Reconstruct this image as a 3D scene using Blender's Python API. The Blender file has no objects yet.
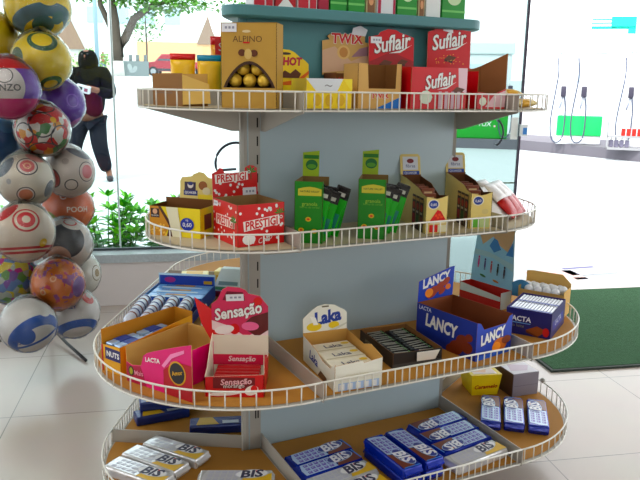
import bpy, bmesh, math, random
from mathutils import Vector, Matrix, Quaternion
from mathutils import noise as mnoise
random.seed(7)
sc = bpy.context.scene
COL = sc.collection
PI = math.pi

# ------------------------------------------------------------------ camera, sky, lights, exposure
cam_d = bpy.data.cameras.new('camera')
cam = bpy.data.objects.new('camera', cam_d)
COL.objects.link(cam)
cam_d.sensor_width = 36.0
cam_d.lens = 706.42 / 640 * 36.0
cam_d.clip_start = 0.05
cam_d.clip_end = 400
PITCH, ROLL = math.radians(12.231), math.radians(0.943)
cam.matrix_world = (Matrix.Translation((0, 0, 1.2)) @ Matrix.Rotation(PI / 2 - PITCH, 4, 'X') @ Matrix.Rotation(ROLL, 4, 'Z'))
sc.camera = cam

world = bpy.data.worlds.new('sky')
sc.world = world
world.use_nodes = True
wn = world.node_tree
wn.nodes.clear()
w_out = wn.nodes.new('ShaderNodeOutputWorld')
w_bg = wn.nodes.new('ShaderNodeBackground')
w_bg.inputs['Color'].default_value = (0.93, 0.97, 1.0, 1)
w_bg.inputs['Strength'].default_value = 2.1
wn.links.new(w_bg.outputs[0], w_out.inputs[0])

def area_light(name, loc, size, energy, rot=(0, 0, 0), color=(1, 1, 1), size_y=None, portal=False):
    ld = bpy.data.lights.new(name, 'AREA')
    ld.energy = energy
    ld.color = color
    ld.size = size
    if size_y:
        ld.shape = 'RECTANGLE'
        ld.size_y = size_y
    if portal:
        ld.cycles.is_portal = True
    o = bpy.data.objects.new(name, ld)
    COL.objects.link(o)
    o.location = loc
    o.rotation_euler = rot
    return o

SUN = bpy.data.lights.new('sun', 'SUN')
SUN.energy = 2.2
SUN.angle = math.radians(3)
SUN.color = (1.0, 0.96, 0.9)
sun = bpy.data.objects.new('sun', SUN)
COL.objects.link(sun)
sun.rotation_euler = (math.radians(28), math.radians(-18), 0)

# unseen overhead fill lamps, added to brighten the shelf fronts and the balls
for i, (x, y, en) in enumerate(((-1.6, -0.6, 6.5), (0.4, -0.6, 7.5), (2.4, -0.6, 4.0), (-1.2, 1.3, 8.5), (1.4, 1.2, 1.6))):
    area_light('overhead_fill_light', (x, y, 2.78), 1.2, en, (0, 0, 0), (1.0, 0.98, 0.94), 0.25)

sc.view_settings.view_transform = 'Standard'
sc.view_settings.look = 'None'
sc.view_settings.exposure = 0.62
sc.view_settings.gamma = 1.0
sc.view_settings.use_curve_mapping = False
sc.cycles.use_denoising = True
sc.cycles.max_bounces = 10
sc.cycles.transparent_max_bounces = 24
sc.cycles.sample_clamp_indirect = 6.0
sc.cycles.caustics_reflective = False
sc.cycles.caustics_refractive = False

# ------------------------------------------------------------------ materials
_mats = {}
SAT = 1.22

def srgb(c):
    return tuple(((v / 255) / 12.92 if v / 255 <= 0.04045 else (((v / 255) + 0.055) / 1.055) ** 2.4) for v in c)

def M(rgb, rough=0.45, metal=0.0, vary=0.06, scale=18.0, spec=0.5, name=None):
    """procedural coloured surface; rgb are 0-255 screen values of the thing's own colour"""
    key = (tuple(rgb), rough, metal, vary, scale, spec)
    if key in _mats:
        return _mats[key]
    m = bpy.data.materials.new(name or 'surface_%d_%d_%d' % tuple(rgb))
    m.use_nodes = True
    nt = m.node_tree
    b = nt.nodes['Principled BSDF']
    c = srgb(rgb)
    lum = 0.3 * c[0] + 0.59 * c[1] + 0.11 * c[2]
    c = tuple(min(1.0, max(0.0, lum + (v - lum) * SAT)) for v in c)
    tc = nt.nodes.new('ShaderNodeTexCoord')
    nz = nt.nodes.new('ShaderNodeTexNoise')
    nz.inputs['Scale'].default_value = scale
    nz.inputs['Detail'].default_value = 3
    nt.links.new(tc.outputs['Object'], nz.inputs['Vector'])
    mx = nt.nodes.new('ShaderNodeMix')
    mx.data_type = 'RGBA'
    mx.inputs[6].default_value = tuple(v * (1 - vary) for v in c) + (1,)
    mx.inputs[7].default_value = tuple(min(1, v * (1 + vary)) for v in c) + (1,)
    nt.links.new(nz.outputs['Fac'], mx.inputs[0])
    nt.links.new(mx.outputs[2], b.inputs['Base Color'])
    b.inputs['Roughness'].default_value = rough
    b.inputs['Metallic'].default_value = metal
    b.inputs['Specular IOR Level'].default_value = spec
    _mats[key] = m
    return m

def foil(rgb, rough=0.25, bump=0.4, scale=60.0, metal=0.35):
    key = ('foil', tuple(rgb), rough, bump, scale, metal)
    if key in _mats:
        return _mats[key]
    m = M(rgb, rough, metal, 0.1, scale * 0.5 + 0.0137).copy()
    nt = m.node_tree
    b = nt.nodes['Principled BSDF']
    nz = nt.nodes.new('ShaderNodeTexNoise')
    nz.inputs['Scale'].default_value = scale
    tc = nt.nodes.new('ShaderNodeTexCoord')
    nt.links.new(tc.outputs['Object'], nz.inputs['Vector'])
    bp = nt.nodes.new('ShaderNodeBump')
    bp.inputs['Strength'].default_value = bump
    bp.inputs['Distance'].default_value = 0.004
    nt.links.new(nz.outputs['Fac'], bp.inputs['Height'])
    nt.links.new(bp.outputs[0], b.inputs['Normal'])
    _mats[key] = m
    return m

def clear_mat(name, tint, gloss, rough):
    m = bpy.data.materials.new(name)
    m.use_nodes = True
    nt = m.node_tree
    nt.nodes.clear()
    out = nt.nodes.new('ShaderNodeOutputMaterial')
    tr = nt.nodes.new('ShaderNodeBsdfTransparent')
    tr.inputs['Color'].default_value = tint + (1,)
    gl = nt.nodes.new('ShaderNodeBsdfGlossy')
    gl.inputs['Roughness'].default_value = rough
    lw = nt.nodes.new('ShaderNodeFresnel')
    lw.inputs['IOR'].default_value = 1.45
    ml = nt.nodes.new('ShaderNodeMath')
    ml.operation = 'MULTIPLY'
    ml.inputs[1].default_value = gloss
    ml.use_clamp = True
    nt.links.new(lw.outputs[0], ml.inputs[0])
    mx = nt.nodes.new('ShaderNodeMixShader')
    nt.links.new(ml.outputs[0], mx.inputs[0])
    nt.links.new(tr.outputs[0], mx.inputs[1])
    nt.links.new(gl.outputs[0], mx.inputs[2])
    nt.links.new(mx.outputs[0], out.inputs[0])
    return m

GLASS = clear_mat('window_glass', (0.86, 0.93, 0.925), 0.55, 0.0)
FILM = clear_mat('plastic_film', (0.985, 0.985, 0.985), 1.15, 0.05)
DOOR_GLASS = clear_mat('tinted_door_glass', (0.63, 0.71, 0.70), 0.55, 0.0)
_n = FILM.node_tree
_nz = _n.nodes.new('ShaderNodeTexNoise'); _nz.inputs['Scale'].default_value = 26; _nz.inputs['Detail'].default_value = 4
_tc = _n.nodes.new('ShaderNodeTexCoord'); _n.links.new(_tc.outputs['Object'], _nz.inputs['Vector'])
_bp = _n.nodes.new('ShaderNodeBump'); _bp.inputs['Strength'].default_value = 0.9; _bp.inputs['Distance'].default_value = 0.03
_n.links.new(_nz.outputs['Fac'], _bp.inputs['Height'])
for nd in _n.nodes:
    if nd.type == 'BSDF_GLOSSY':
        _n.links.new(_bp.outputs[0], nd.inputs['Normal'])

WHITE = M((235, 235, 232)); OFFWHITE = M((225, 220, 205)); BLACK = M((22, 22, 26)); KRAFT = M((176, 136, 88), 0.8)
KRAFT_D = M((128, 88, 52), 0.8); CARD = M((205, 185, 150), 0.7)
RED = M((196, 22, 36)); DRED = M((140, 14, 26)); YEL = M((240, 208, 40)); GOLD = M((196, 160, 84), 0.35, 0.3)
BLUE = M((34, 64, 168)); DBLUE = M((22, 34, 104)); LBLUE = M((120, 170, 226)); GREEN = M((24, 128, 44)); DGREEN = M((16, 84, 40))
BROWN = M((92, 48, 28)); CREAM = M((232, 214, 158)); PINK = M((224, 44, 128)); LPINK = M((240, 150, 180)); SILVER = M((205, 208, 214), 0.3, 0.35)
PURPLE = M((110, 60, 160)); ORANGE = M((226, 120, 40)); GREY = M((150, 150, 152)); LILAC = M((176, 168, 214))
STEEL = M((172, 168, 160), 0.45, 0.0, 0.03, 5); PANEL_M = M((178, 193, 198), 0.42, 0.0, 0.02, 3); RAIL = M((226, 224, 216), 0.35, 0.0, 0.03)
TEAL = M((82, 128, 132), 0.45, 0, 0.04, 4); LINER = M((176, 128, 72), 0.75, 0, 0.12, 8)

# ------------------------------------------------------------------ mesh builder
_tcache = {}

def text_geo(s, shear=0.0, bold=0.0):
    k = (s, shear, bold)
    if k in _tcache:
        return _tcache[k]
    cu = bpy.data.curves.new('t', 'FONT')
    cu.body = s
    cu.shear = shear
    cu.offset = bold
    cu.resolution_u = 2
    cu.align_x = 'CENTER'
    cu.align_y = 'CENTER'
    o = bpy.data.objects.new('t', cu)
    COL.objects.link(o)
    me = bpy.data.meshes.new_from_object(o.evaluated_get(bpy.context.evaluated_depsgraph_get()))
    vs = [(v.co.x, v.co.y) for v in me.vertices]
    fs = [tuple(p.vertices) for p in me.polygons]
    bpy.data.objects.remove(o)
    bpy.data.curves.remove(cu)
    bpy.data.meshes.remove(me)
    if vs:
        cx = (min(v[0] for v in vs) + max(v[0] for v in vs)) / 2
        cy = (min(v[1] for v in vs) + max(v[1] for v in vs)) / 2
        w = max(v[0] for v in vs) - min(v[0] for v in vs)
        vs = [((x - cx) / w, (y - cy) / w) for x, y in vs]      # width 1
    _tcache[k] = (vs, fs)
    return _tcache[k]

class MB:
    def __init__(self):
        self.v = []; self.f = []; self.fm = []; self.mats = []
    def mi(self, m):
        if m not in self.mats:
            self.mats.append(m)
        return self.mats.index(m)
    def add(self, vs, fs, m):
        b = len(self.v)
        self.v += [tuple(p) for p in vs]
        k = self.mi(m)
        for f in fs:
            self.f.append(tuple(i + b for i in f)); self.fm.append(k)
    def poly(self, pts, m):
        self.add(pts, [tuple(range(len(pts)))], m)
    def box(self, lo, hi, m, T=None):
        x0, y0, z0 = lo; x1, y1, z1 = hi
        vs = [Vector(p) for p in ((x0,y0,z0),(x1,y0,z0),(x1,y1,z0),(x0,y1,z0),(x0,y0,z1),(x1,y0,z1),(x1,y1,z1),(x0,y1,z1))]
        if T is not None:
            vs = [T @ p for p in vs]
        self.add(vs, [(3,2,1,0),(4,5,6,7),(0,1,5,4),(1,2,6,5),(2,3,7,6),(3,0,4,7)], m)
    def rbox(self, lo, hi, m, r=0.004, seg=2, T=None):
        bm = bmesh.new()
        bmesh.ops.create_cube(bm, size=1)
        for v in bm.verts:
            v.co = Vector([lo[i] + (v.co[i] + 0.5) * (hi[i] - lo[i]) for i in range(3)])
        bmesh.ops.bevel(bm, geom=bm.edges[:], offset=r, segments=seg, profile=0.5, affect='EDGES')
        bm.verts.index_update()
        vs = [v.co.copy() for v in bm.verts]
        if T is not None:
            vs = [T @ p for p in vs]
        self.add(vs, [tuple(v.index for v in f.verts) for f in bm.faces], m)
        bm.free()
    def prism(self, poly, o, ux, uy, t, mf, mo=None, me=None):
        """2-D polygon on plane (o,ux,uy), outer face mf, thickness t backwards"""
        o = Vector(o); ux = Vector(ux); uy = Vector(uy); n = ux.cross(uy).normalized()
        mo = mo or mf; me = me or mo
        F = [o + ux * a + uy * b for a, b in poly]
        Bk = [p - n * t for p in F]
        k = len(F)
        ar = sum(poly[i][0] * poly[(i + 1) % k][1] - poly[(i + 1) % k][0] * poly[i][1] for i in range(k))
        if ar < 0:
            F.reverse(); Bk.reverse()
        self.poly(F, mf)
        self.poly(Bk[::-1], mo)
        b = len(self.v)
        self.add(F + Bk, [((i), (i + k), ((i + 1) % k + k), ((i + 1) % k)) for i in range(k)], me)
    def loft(self, rings, m, cap=True, closed=True):
        k = len(rings[0]); vs = [p for r in rings for p in r]; fs = []
        for i in range(len(rings) - 1):
            for j in range(k if closed else k - 1):
                a, b = i * k + j, i * k + (j + 1) % k
                fs.append((a, b, b + k, a + k))
        if cap:
            fs.append(tuple(range(k))[::-1]); fs.append(tuple(range(len(vs) - k, len(vs))))
        self.add(vs, fs, m)
    def tube(self, pts, r, m, n=8, closed=False, cap=True):
        pts = [Vector(p) for p in pts]
        rr = r if isinstance(r, (list, tuple)) else [r] * len(pts)
        rings = []
        up = Vector((0, 0, 1))
        for i, p in enumerate(pts):
            if closed:
                t = pts[(i + 1) % len(pts)] - pts[i - 1]
            else:
                t = pts[min(i + 1, len(pts) - 1)] - pts[max(i - 1, 0)]
            t.normalize()
            ref = up if abs(t.z) < 0.93 else Vector((1, 0, 0))
            a = t.cross(ref).normalized(); b = a.cross(t).normalized()
            rings.append([p + (a * math.cos(q) + b * math.sin(q)) * rr[i] for q in [2 * PI * j / n for j in range(n)]])
        if closed:
            rings.append(rings[0]); cap = False
        self.loft(rings, m, cap)
    def ball(self, c, r, m, seg=16, rings=10, sc_=(1, 1, 1)):
        c = Vector(c); rs = []
        for i in range(rings + 1):
            th = PI * i / rings
            th = min(max(th, 0.02), PI - 0.02)
            rs.append([c + Vector((math.sin(th) * math.cos(2 * PI * j / seg) * r * sc_[0], math.sin(th) * math.sin(2 * PI * j / seg) * r * sc_[1], -math.cos(th) * r * sc_[2])) for j in range(seg)])
        self.loft(rs, m)
    def build(self, name, parent=None, smooth=False, loc=None, rot=None):
        me = bpy.data.meshes.new(name)
        me.from_pydata(self.v, [], self.f)
        for m in self.mats:
            me.materials.append(m)
        for i, p in enumerate(me.polygons):
            p.material_index = self.fm[i]
            p.use_smooth = bool(smooth)
        me.update()
        o = bpy.data.objects.new(name, me)
        COL.objects.link(o)
        if smooth and smooth is not True:
            pass
        if parent:
            o.parent = parent
        if loc is not None:
            o.location = loc
        if rot is not None:
            o.rotation_euler = rot
        return o

class Face:
    """print laid on a plane of a part's own mesh"""
    def __init__(self, mb, o, ux, uy, off=0.0004):
        self.mb = mb; self.o = Vector(o); self.ux = Vector(ux).normalized(); self.uy = Vector(uy).normalized()
        self.n = self.ux.cross(self.uy).normalized(); self.k = off
    def P(self, a, b, h=None):
        return self.o + self.ux * a + self.uy * b + self.n * (self.k if h is None else h)
    def poly(self, pts, m):
        ar = sum(pts[i][0] * pts[(i + 1) % len(pts)][1] - pts[(i + 1) % len(pts)][0] * pts[i][1] for i in range(len(pts)))
        if ar < 0:
            pts = pts[::-1]
        self.mb.poly([self.P(a, b) for a, b in pts], m); self.k += 0.00022
    def rect(self, a0, b0, a1, b1, m):
        self.poly([(a0, b0), (a1, b0), (a1, b1), (a0, b1)], m)
    def ell(self, a, b, ra, rb, m, ang=0.0, n=20):
        c, s = math.cos(ang), math.sin(ang)
        self.poly([(a + c * ra * math.cos(t) - s * rb * math.sin(t), b + s * ra * math.cos(t) + c * rb * math.sin(t)) for t in [2 * PI * i / n for i in range(n)]], m)
    def text(self, s, a, b, w, m, ang=0.0, shear=0.0, bold=0.0, arc=0.0, tall=1.0, outline=None, ow=0.03):
        if outline is not None:
            self.text(s, a, b, w * 1.03, outline, ang, shear, bold + ow, arc, tall)
        vs, fs = text_geo(s, shear, bold)
        c, q = math.cos(ang), math.sin(ang)
        pts = []
        for x, y in vs:
            y = y * tall - arc * (x * x * 4 - 1)
            x *= w; y *= w
            pts.append(self.P(a + c * x - q * y, b + q * x + c * y))
        self.mb.add(pts, fs, m); self.k += 0.00022
    def dots(self, lst, m, r):
        for a, b in lst:
            self.ell(a, b, r, r, m, n=10); self.k -= 0.00022
        self.k += 0.00022

def tag(o, label=None, cat=None, group=None, kind=None):
    if label: o['label'] = label
    if cat: o['category'] = cat
    if group: o['group'] = group
    if kind: o['kind'] = kind
    return o

def thing(name, label, cat, loc, rot=0.0, group=None):
    o = bpy.data.objects.new(name, None)
    o.empty_display_size = 0.05
    COL.objects.link(o)
    o.location = loc
    o.rotation_euler = (0, 0, math.radians(rot))
    return tag(o, label, cat, group)

def solo(mb, name, label, cat, loc=(0, 0, 0), rot=(0, 0, 0), group=None, smooth=False, kind=None):
    o = mb.build(name, None, smooth, loc, rot)
    return tag(o, label, cat, group, kind)

def copy_tree(o, parent=None):
    c = o.copy()
    COL.objects.link(c)
    if parent:
        c.parent = parent
    for ch in list(o.children):
        copy_tree(ch, c)
    return c

def az(deg):
    a = math.radians(deg)
    return Vector((math.sin(a), math.cos(a), 0))

def to_world(x, y, rotdeg, lx, ly):
    c, s = math.cos(math.radians(rotdeg)), math.sin(math.radians(rotdeg))
    return Vector((x + c * lx - s * ly, y + s * lx + c * ly, 0))

# ------------------------------------------------------------------ shop frame: grid of the tiles and window wall
GRID = 79.0
E1, E2 = az(GRID), az(GRID - 90)
RZ = math.radians(90 - GRID)                     # rotation of room-aligned objects

def room(a, b, z=0.0):
    return E1 * a + E2 * b + Vector((0, 0, z))

def room_box(mb, a0, a1, b0, b1, z0, z1, m):
    P = [room(a0, b0, z0), room(a1, b0, z0), room(a1, b1, z0), room(a0, b1, z0), room(a0, b0, z1), room(a1, b0, z1), room(a1, b1, z1), room(a0, b1, z1)]
    mb.add(P, [(3,2,1,0),(4,5,6,7),(0,1,5,4),(1,2,6,5),(2,3,7,6),(3,0,4,7)], m)

def tile_mat():
    m = bpy.data.materials.new('porcelain_tiles')
    m.use_nodes = True
    nt = m.node_tree; b = nt.nodes['Principled BSDF']
    tc = nt.nodes.new('ShaderNodeTexCoord')
    mp = nt.nodes.new('ShaderNodeMapping')
    mp.inputs['Rotation'].default_value = (0, 0, -RZ)
    nt.links.new(tc.outputs['Object'], mp.inputs['Vector'])
    br = nt.nodes.new('ShaderNodeTexBrick')
    br.offset = 0.0
    br.inputs['Scale'].default_value = 1.0
    br.inputs['Brick Width'].default_value = TILE
    br.inputs['Row Height'].default_value = TILE
    br.inputs['Mortar Size'].default_value = 0.0022
    br.inputs['Mortar Smooth'].default_value = 0.2
    br.inputs['Color1'].default_value = srgb((194, 180, 170)) + (1,)
    br.inputs['Color2'].default_value = srgb((190, 177, 168)) + (1,)
    br.inputs['Mortar'].default_value = srgb((128, 122, 116)) + (1,)
    nt.links.new(mp.outputs[0], br.inputs['Vector'])
    mp.inputs['Location'].default_value = (TILE_A, TILE_B, 0)
    nz = nt.nodes.new('ShaderNodeTexNoise'); nz.inputs['Scale'].default_value = 4; nz.inputs['Detail'].default_value = 5
    nt.links.new(tc.outputs['Object'], nz.inputs['Vector'])
    mx = nt.nodes.new('ShaderNodeMix'); mx.data_type = 'RGBA'; mx.blend_type = 'MULTIPLY'; mx.inputs[0].default_value = 0.12
    nt.links.new(br.outputs['Color'], mx.inputs[6]); nt.links.new(nz.outputs['Color'], mx.inputs[7])
    nt.links.new(mx.outputs[2], b.inputs['Base Color'])
    b.inputs['Roughness'].default_value = 0.22
    b.inputs['Specular IOR Level'].default_value = 0.4
    return m

TILE = 0.604
# grout lines seen at a=-0.645, b=2.555 (room axes)
TILE_A = -((-0.645) % TILE)
TILE_B = -((2.555) % TILE)

WALL_B = 3.887
mb = MB(); room_box(mb, -4.6, 5.2, -4.6, WALL_B + 0.16, -0.06, 0.0, tile_mat())
tag(mb.build('floor'), kind='structure')
CEIL = M((222, 220, 214), 0.8, 0, 0.02, 2)
WALLM = M((212, 206, 202), 0.7, 0, 0.03, 3)
mb = MB(); room_box(mb, -4.6, 5.2, -4.6, WALL_B + 0.16, 2.86, 2.95, CEIL)
tag(mb.build('ceiling'), kind='structure')
mb = MB()                                        # side wall; unseen opening added so sky light reaches the balls
room_box(mb, -4.7, -4.6, -4.6, 0.2, 0, 2.86, WALLM); room_box(mb, -4.7, -4.6, 0.2, 3.7, 0, 0.3, WALLM); room_box(mb, -4.7, -4.6, 0.2, 3.7, 2.62, 2.86, WALLM); room_box(mb, -4.7, -4.6, 3.7, WALL_B + 0.16, 0, 2.86, WALLM)
tag(mb.build('wall_left'), kind='structure')
mb = MB()                                        # wall behind the camera with an unseen opening, sized to control the front light
room_box(mb, -4.6, 5.2, -4.7, -4.6, 0, 0.7, WALLM); room_box(mb, -4.6, 5.2, -4.7, -4.6, 2.5, 2.86, WALLM)
room_box(mb, -4.6, -0.9, -4.7, -4.6, 0.7, 2.5, WALLM); room_box(mb, 1.4, 5.2, -4.7, -4.6, 0.7, 2.5, WALLM)
tag(mb.build('wall_rear'), kind='structure')
mb = MB()
room_box(mb, 5.2, 5.3, -4.6, -2.2, 0, 2.86, WALLM); room_box(mb, 5.2, 5.3, -2.2, WALL_B, 2.5, 2.86, WALLM)
tag(mb.build('wall_right'), kind='structure')
# low window wall with granite sill, lintel above the glass
mb = MB(); room_box(mb, -4.6, 1.02, WALL_B, WALL_B + 0.16, 0, 0.245, M((206, 200, 198), 0.6, 0, 0.03, 6))
tag(mb.build('wall_window'), kind='structure')
mb = MB(); room_box(mb, -4.6, 1.03, WALL_B - 0.015, WALL_B + 0.17, 0.245, 0.29, M((168, 176, 180), 0.3, 0, 0.25, 90))
tag(mb.build('window_sill_1'), kind='structure')
mb = MB(); room_box(mb, -4.6, 5.2, WALL_B, WALL_B + 0.16, 2.62, 2.86, WALLM)
tag(mb.build('wall_lintel'), kind='structure')
GB = WALL_B + 0.105                              # glass plane
mb = MB(); room_box(mb, -4.6, -0.363, GB, GB + 0.008, 0.29, 2.62, GLASS); tag(mb.build('window_1'), kind='structure')
mb = MB(); room_box(mb, -0.357, 1.02, GB, GB + 0.008, 0.29, 2.62, GLASS); tag(mb.build('window_2'), kind='structure')
mb = MB(); room_box(mb, -0.3645, -0.3555, GB - 0.001, GB + 0.009, 0.29, 2.62, M((200, 214, 214), 0.3)); tag(mb.build('window_joint_trim_1'), kind='structure')
mb = MB(); room_box(mb, -4.6, 1.02, GB - 0.008, GB + 0.016, 0.29, 0.302, M((60, 66, 70), 0.5)); tag(mb.build('window_gasket_trim_2'), kind='structure')
door = MB(); room_box(door, 1.04, 1.985, GB, GB + 0.01, 0.02, 2.2, DOOR_GLASS)
door_o = tag(door.build('door_1'), kind='structure')
mb = MB(); room_box(mb, 1.985, 1.997, GB - 0.004, GB + 0.014, 0.02, 2.2, M((52, 36, 58), 0.4)); mb.build('edge_seal', door_o)
mb = MB(); room_box(mb, 1.04, 1.985, GB + 0.012, GB + 0.02, 0.46, 0.475, M((214, 220, 150), 0.5)); room_box(mb, 1.04, 1.985, GB + 0.012, GB + 0.02, 0.64, 0.648, M((220, 226, 190), 0.5)); mb.build('pale_stripe', door_o)  # two thin pale yellow strips just outside the door glass
def bow_handle(a, z, r, a0, a1, rr, parent, dz=1.0):
    h = MB()
    pts = [room(a + r * math.cos(t), GB - 0.03, z + dz * r * math.sin(t)) for t in [math.radians(a0 + (a1 - a0) * i / 18) for i in range(19)]]
    pts = [pts[0] + E2 * 0.028] + pts + [pts[-1] + E2 * 0.028]
    h.tube(pts, rr, M((26, 30, 44), 0.35), 8)
    return h.build('handle', parent, True)
bow_handle(1.775, 0.95, 0.095, -48, 48, 0.006, door_o)
mb = MB()
mb.tube([room(0.287, GB - 0.002, 0.74)] + [room(0.287 + 0.115 * math.cos(t), GB - 0.03, 0.775 + 0.115 * math.sin(t)) for t in [math.radians(200 - 220 * i / 20) for i in range(21)]], 0.0075, M((26, 30, 44), 0.35), 8)
solo(mb, 'window_handle', 'black curved pull handle on the window glass behind the red dotted box', 'handle', smooth=True)

# mat
mb = MB()
def green_mat():
    m = M((64, 92, 68), 0.95, 0, 0.35, 60.011, 0.1).copy()
    nt = m.node_tree; b = nt.nodes['Principled BSDF']
    nz = nt.nodes.new('ShaderNodeTexNoise'); nz.inputs['Scale'].default_value = 220
    tc = nt.nodes.new('ShaderNodeTexCoord'); nt.links.new(tc.outputs['Object'], nz.inputs['Vector'])
    bp = nt.nodes.new('ShaderNodeBump'); bp.inputs['Strength'].default_value = 0.7; bp.inputs['Distance'].default_value = 0.01
    nt.links.new(nz.outputs['Fac'], bp.inputs['Height']); nt.links.new(bp.outputs[0], b.inputs['Normal'])
    return m
room_box(mb, 1.565, 4.4, 2.655, 3.79, 0.0, 0.012, green_mat())
t_mat = thing('door_mat', 'green carpet door mat lying on the pale tiles at the doorway', 'mat', (0, 0, 0))
mb.build('pile_surface', t_mat)
mb = MB()
E_D = M((34, 44, 36), 0.7)
room_box(mb, 1.55, 4.41, 2.64, 2.655, 0, 0.010, E_D); room_box(mb, 1.55, 1.565, 2.655, 3.80, 0, 0.010, E_D); room_box(mb, 1.585, 4.41, 3.79, 3.80, 0, 0.010, E_D)
mb.build('rubber_edge', t_mat)

# ------------------------------------------------------------------ outside ground, street
CONC = M((182, 186, 188), 0.8, 0, 0.04, 0.7)
mb = MB()
prof = [(WALL_B + 0.161, -0.03), (20, -0.03), (46, 1.65), (90, 2.4), (160, 2.4)]
for i in range(len(prof) - 1):
    (b0, z0), (b1, z1) = prof[i], prof[i + 1]
    mb.poly([room(-90, b0, z0), room(90, b0, z0), room(90, b1, z1), room(-90, b1, z1)], CONC)
mb.poly([room(-90, WALL_B + 0.161, -0.03), room(-90, -60, -0.03), room(-4.71, -60, -0.03), room(-4.71, WALL_B + 0.161, -0.03)], CONC)
mb.poly([room(5.31, WALL_B + 0.161, -0.03), room(5.31, -60, -0.03), room(90, -60, -0.03), room(90, WALL_B + 0.161, -0.03)], CONC)
mb.poly([room(-4.71, -4.71, -0.03), room(-4.71, -60, -0.03), room(5.31, -60, -0.03), room(5.31, -4.71, -0.03)], CONC)
tag(mb.build('ground'), kind='structure')
#NEXT_STRUCTURE

# ------------------------------------------------------------------ the gondola
A = Vector((-0.16907, 1.93735, 0)); L = 0.65; PHI = 63.92
TRI = [(A, PHI)]
PW_ = 0.045                                      # width the upright takes at the start of each wing
Av = A - az(PHI) * PW_
Bv = A + az(PHI) * L
Cv = Bv + az(PHI - 120) * (L + PW_)
TRI = [(Av, PHI), (Bv, PHI - 120), (Cv, PHI - 240)]          # start, heading of each wing; outward = heading + 90
RAILZ = [1.18804, 0.84969, 0.51249, 0.189]
DEP = [0.2764, 0.2679, 0.4086, 0.4028]
SURF = [z - 0.042 for z in RAILZ]
S1, S2, S3, S4 = SURF
HOODZ = 1.372

gond = thing('display_gondola', 'three-winged grey metal display gondola with wire-railed shelves and rounded corners', 'display shelf', (0, 0, 0))
def P3(v, z): return Vector((v.x, v.y, z))
for (p0, hd) in TRI:
    d, n = az(hd), az(hd + 90)
    q0, q1 = p0 + d * PW_, p0 + d * (L + PW_)
    mb = MB()
    quad = [q0, q1, q1 - n * 0.012, q0 - n * 0.012]
    for (za, zb, m) in ((0.0, S1 - 0.0, PANEL_M), (S1, HOODZ, TEAL)):
        bot = [P3(v, za) for v in quad]; top = [P3(v, zb) for v in quad]
        mb.add(bot + top, [(0,1,2,3)[::-1], (4,5,6,7), (0,1,5,4), (1,2,6,5), (2,3,7,6), (3,0,4,7)], m)
    mb.build('back_panel', gond)
    # upright at the wing's start
    n2 = az(hd - 60 - 90); d2 = az(hd - 60)
    bis = az(hd - 30 + 180)
    poly = [q0 + n * 0.004, p0 + n * 0.004 - d * 0.002, p0 + bis * (0.016 if hd > 0 else 0.004) + n * 0.004, p0 + bis * (0.016 if hd > 0 else 0.004) + n2 * 0.003, p0 + n2 * 0.003, q0 - n * 0.03]
    poly = poly[::-1]
    mb = MB()
    for (za, zb, m) in ((0.0, S1 + 0.04, STEEL), (S1 + 0.04, HOODZ, TEAL)):
        bot = [P3(v, za) for v in poly]; top = [P3(v, zb) for v in poly]
        k = len(poly)
        ctr = sum(poly, Vector()) / k
        fs = [(i, (i + 1) % k, (i + 1) % k + k, i + k) for i in range(k)] + [tuple(range(k))[::-1], tuple(range(k, 2 * k))]
        mb.add(bot + top, fs, m)
    SLOT = M((14, 14, 16), 0.9)
    z = 0.24
    while z < 1.12:                               # slotted strip, both faces of the upright
        for (nn, dd, c) in ((n, d, q0 + n * 0.0044 - d * 0.008),):
            for sx in (0, -0.0075):
                if sx and z > 0.45: continue
                e = c + dd * sx
                mb.poly([P3(e - dd * 0.002, z), P3(e + dd * 0.002, z), P3(e + dd * 0.002, z + 0.026), P3(e - dd * 0.002, z + 0.026)], SLOT)
        z += 0.05
    mb.build('upright', gond)

def rail(mb, path, ztop, step, h=0.045, r=0.0026):
    """path: list of plan points; top wire, bottom wire and uprights at every step"""
    mb.tube([P3(p, ztop) for p in path], r, RAIL, 6)
    mb.tube([P3(p, ztop - h) for p in path], r * 0.9, RAIL, 6)
    acc = step * 0.5
    for i in range(len(path) - 1):
        a, b = path[i], path[i + 1]
        l = (b - a).length
        while acc < l:
            p = a + (b - a) * (acc / l)
            mb.tube([P3(p, ztop - h), P3(p, ztop)], r * 0.72, RAIL, 5)
            acc += step
        acc -= l

def bracket(mb, p0, n, dep, ztop, off):
    side = Vector((n.y, -n.x, 0))
    o = p0 + side * off + n * 0.004
    poly = [(0, ztop), (dep, ztop), (dep, ztop - 0.05), (dep * 0.86, ztop - 0.058), (0.03, ztop - 0.108), (0, ztop - 0.108)]
    mb.prism(poly, (o.x, o.y, 0), n, (0, 0, 1), 0.003, STEEL)

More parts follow.
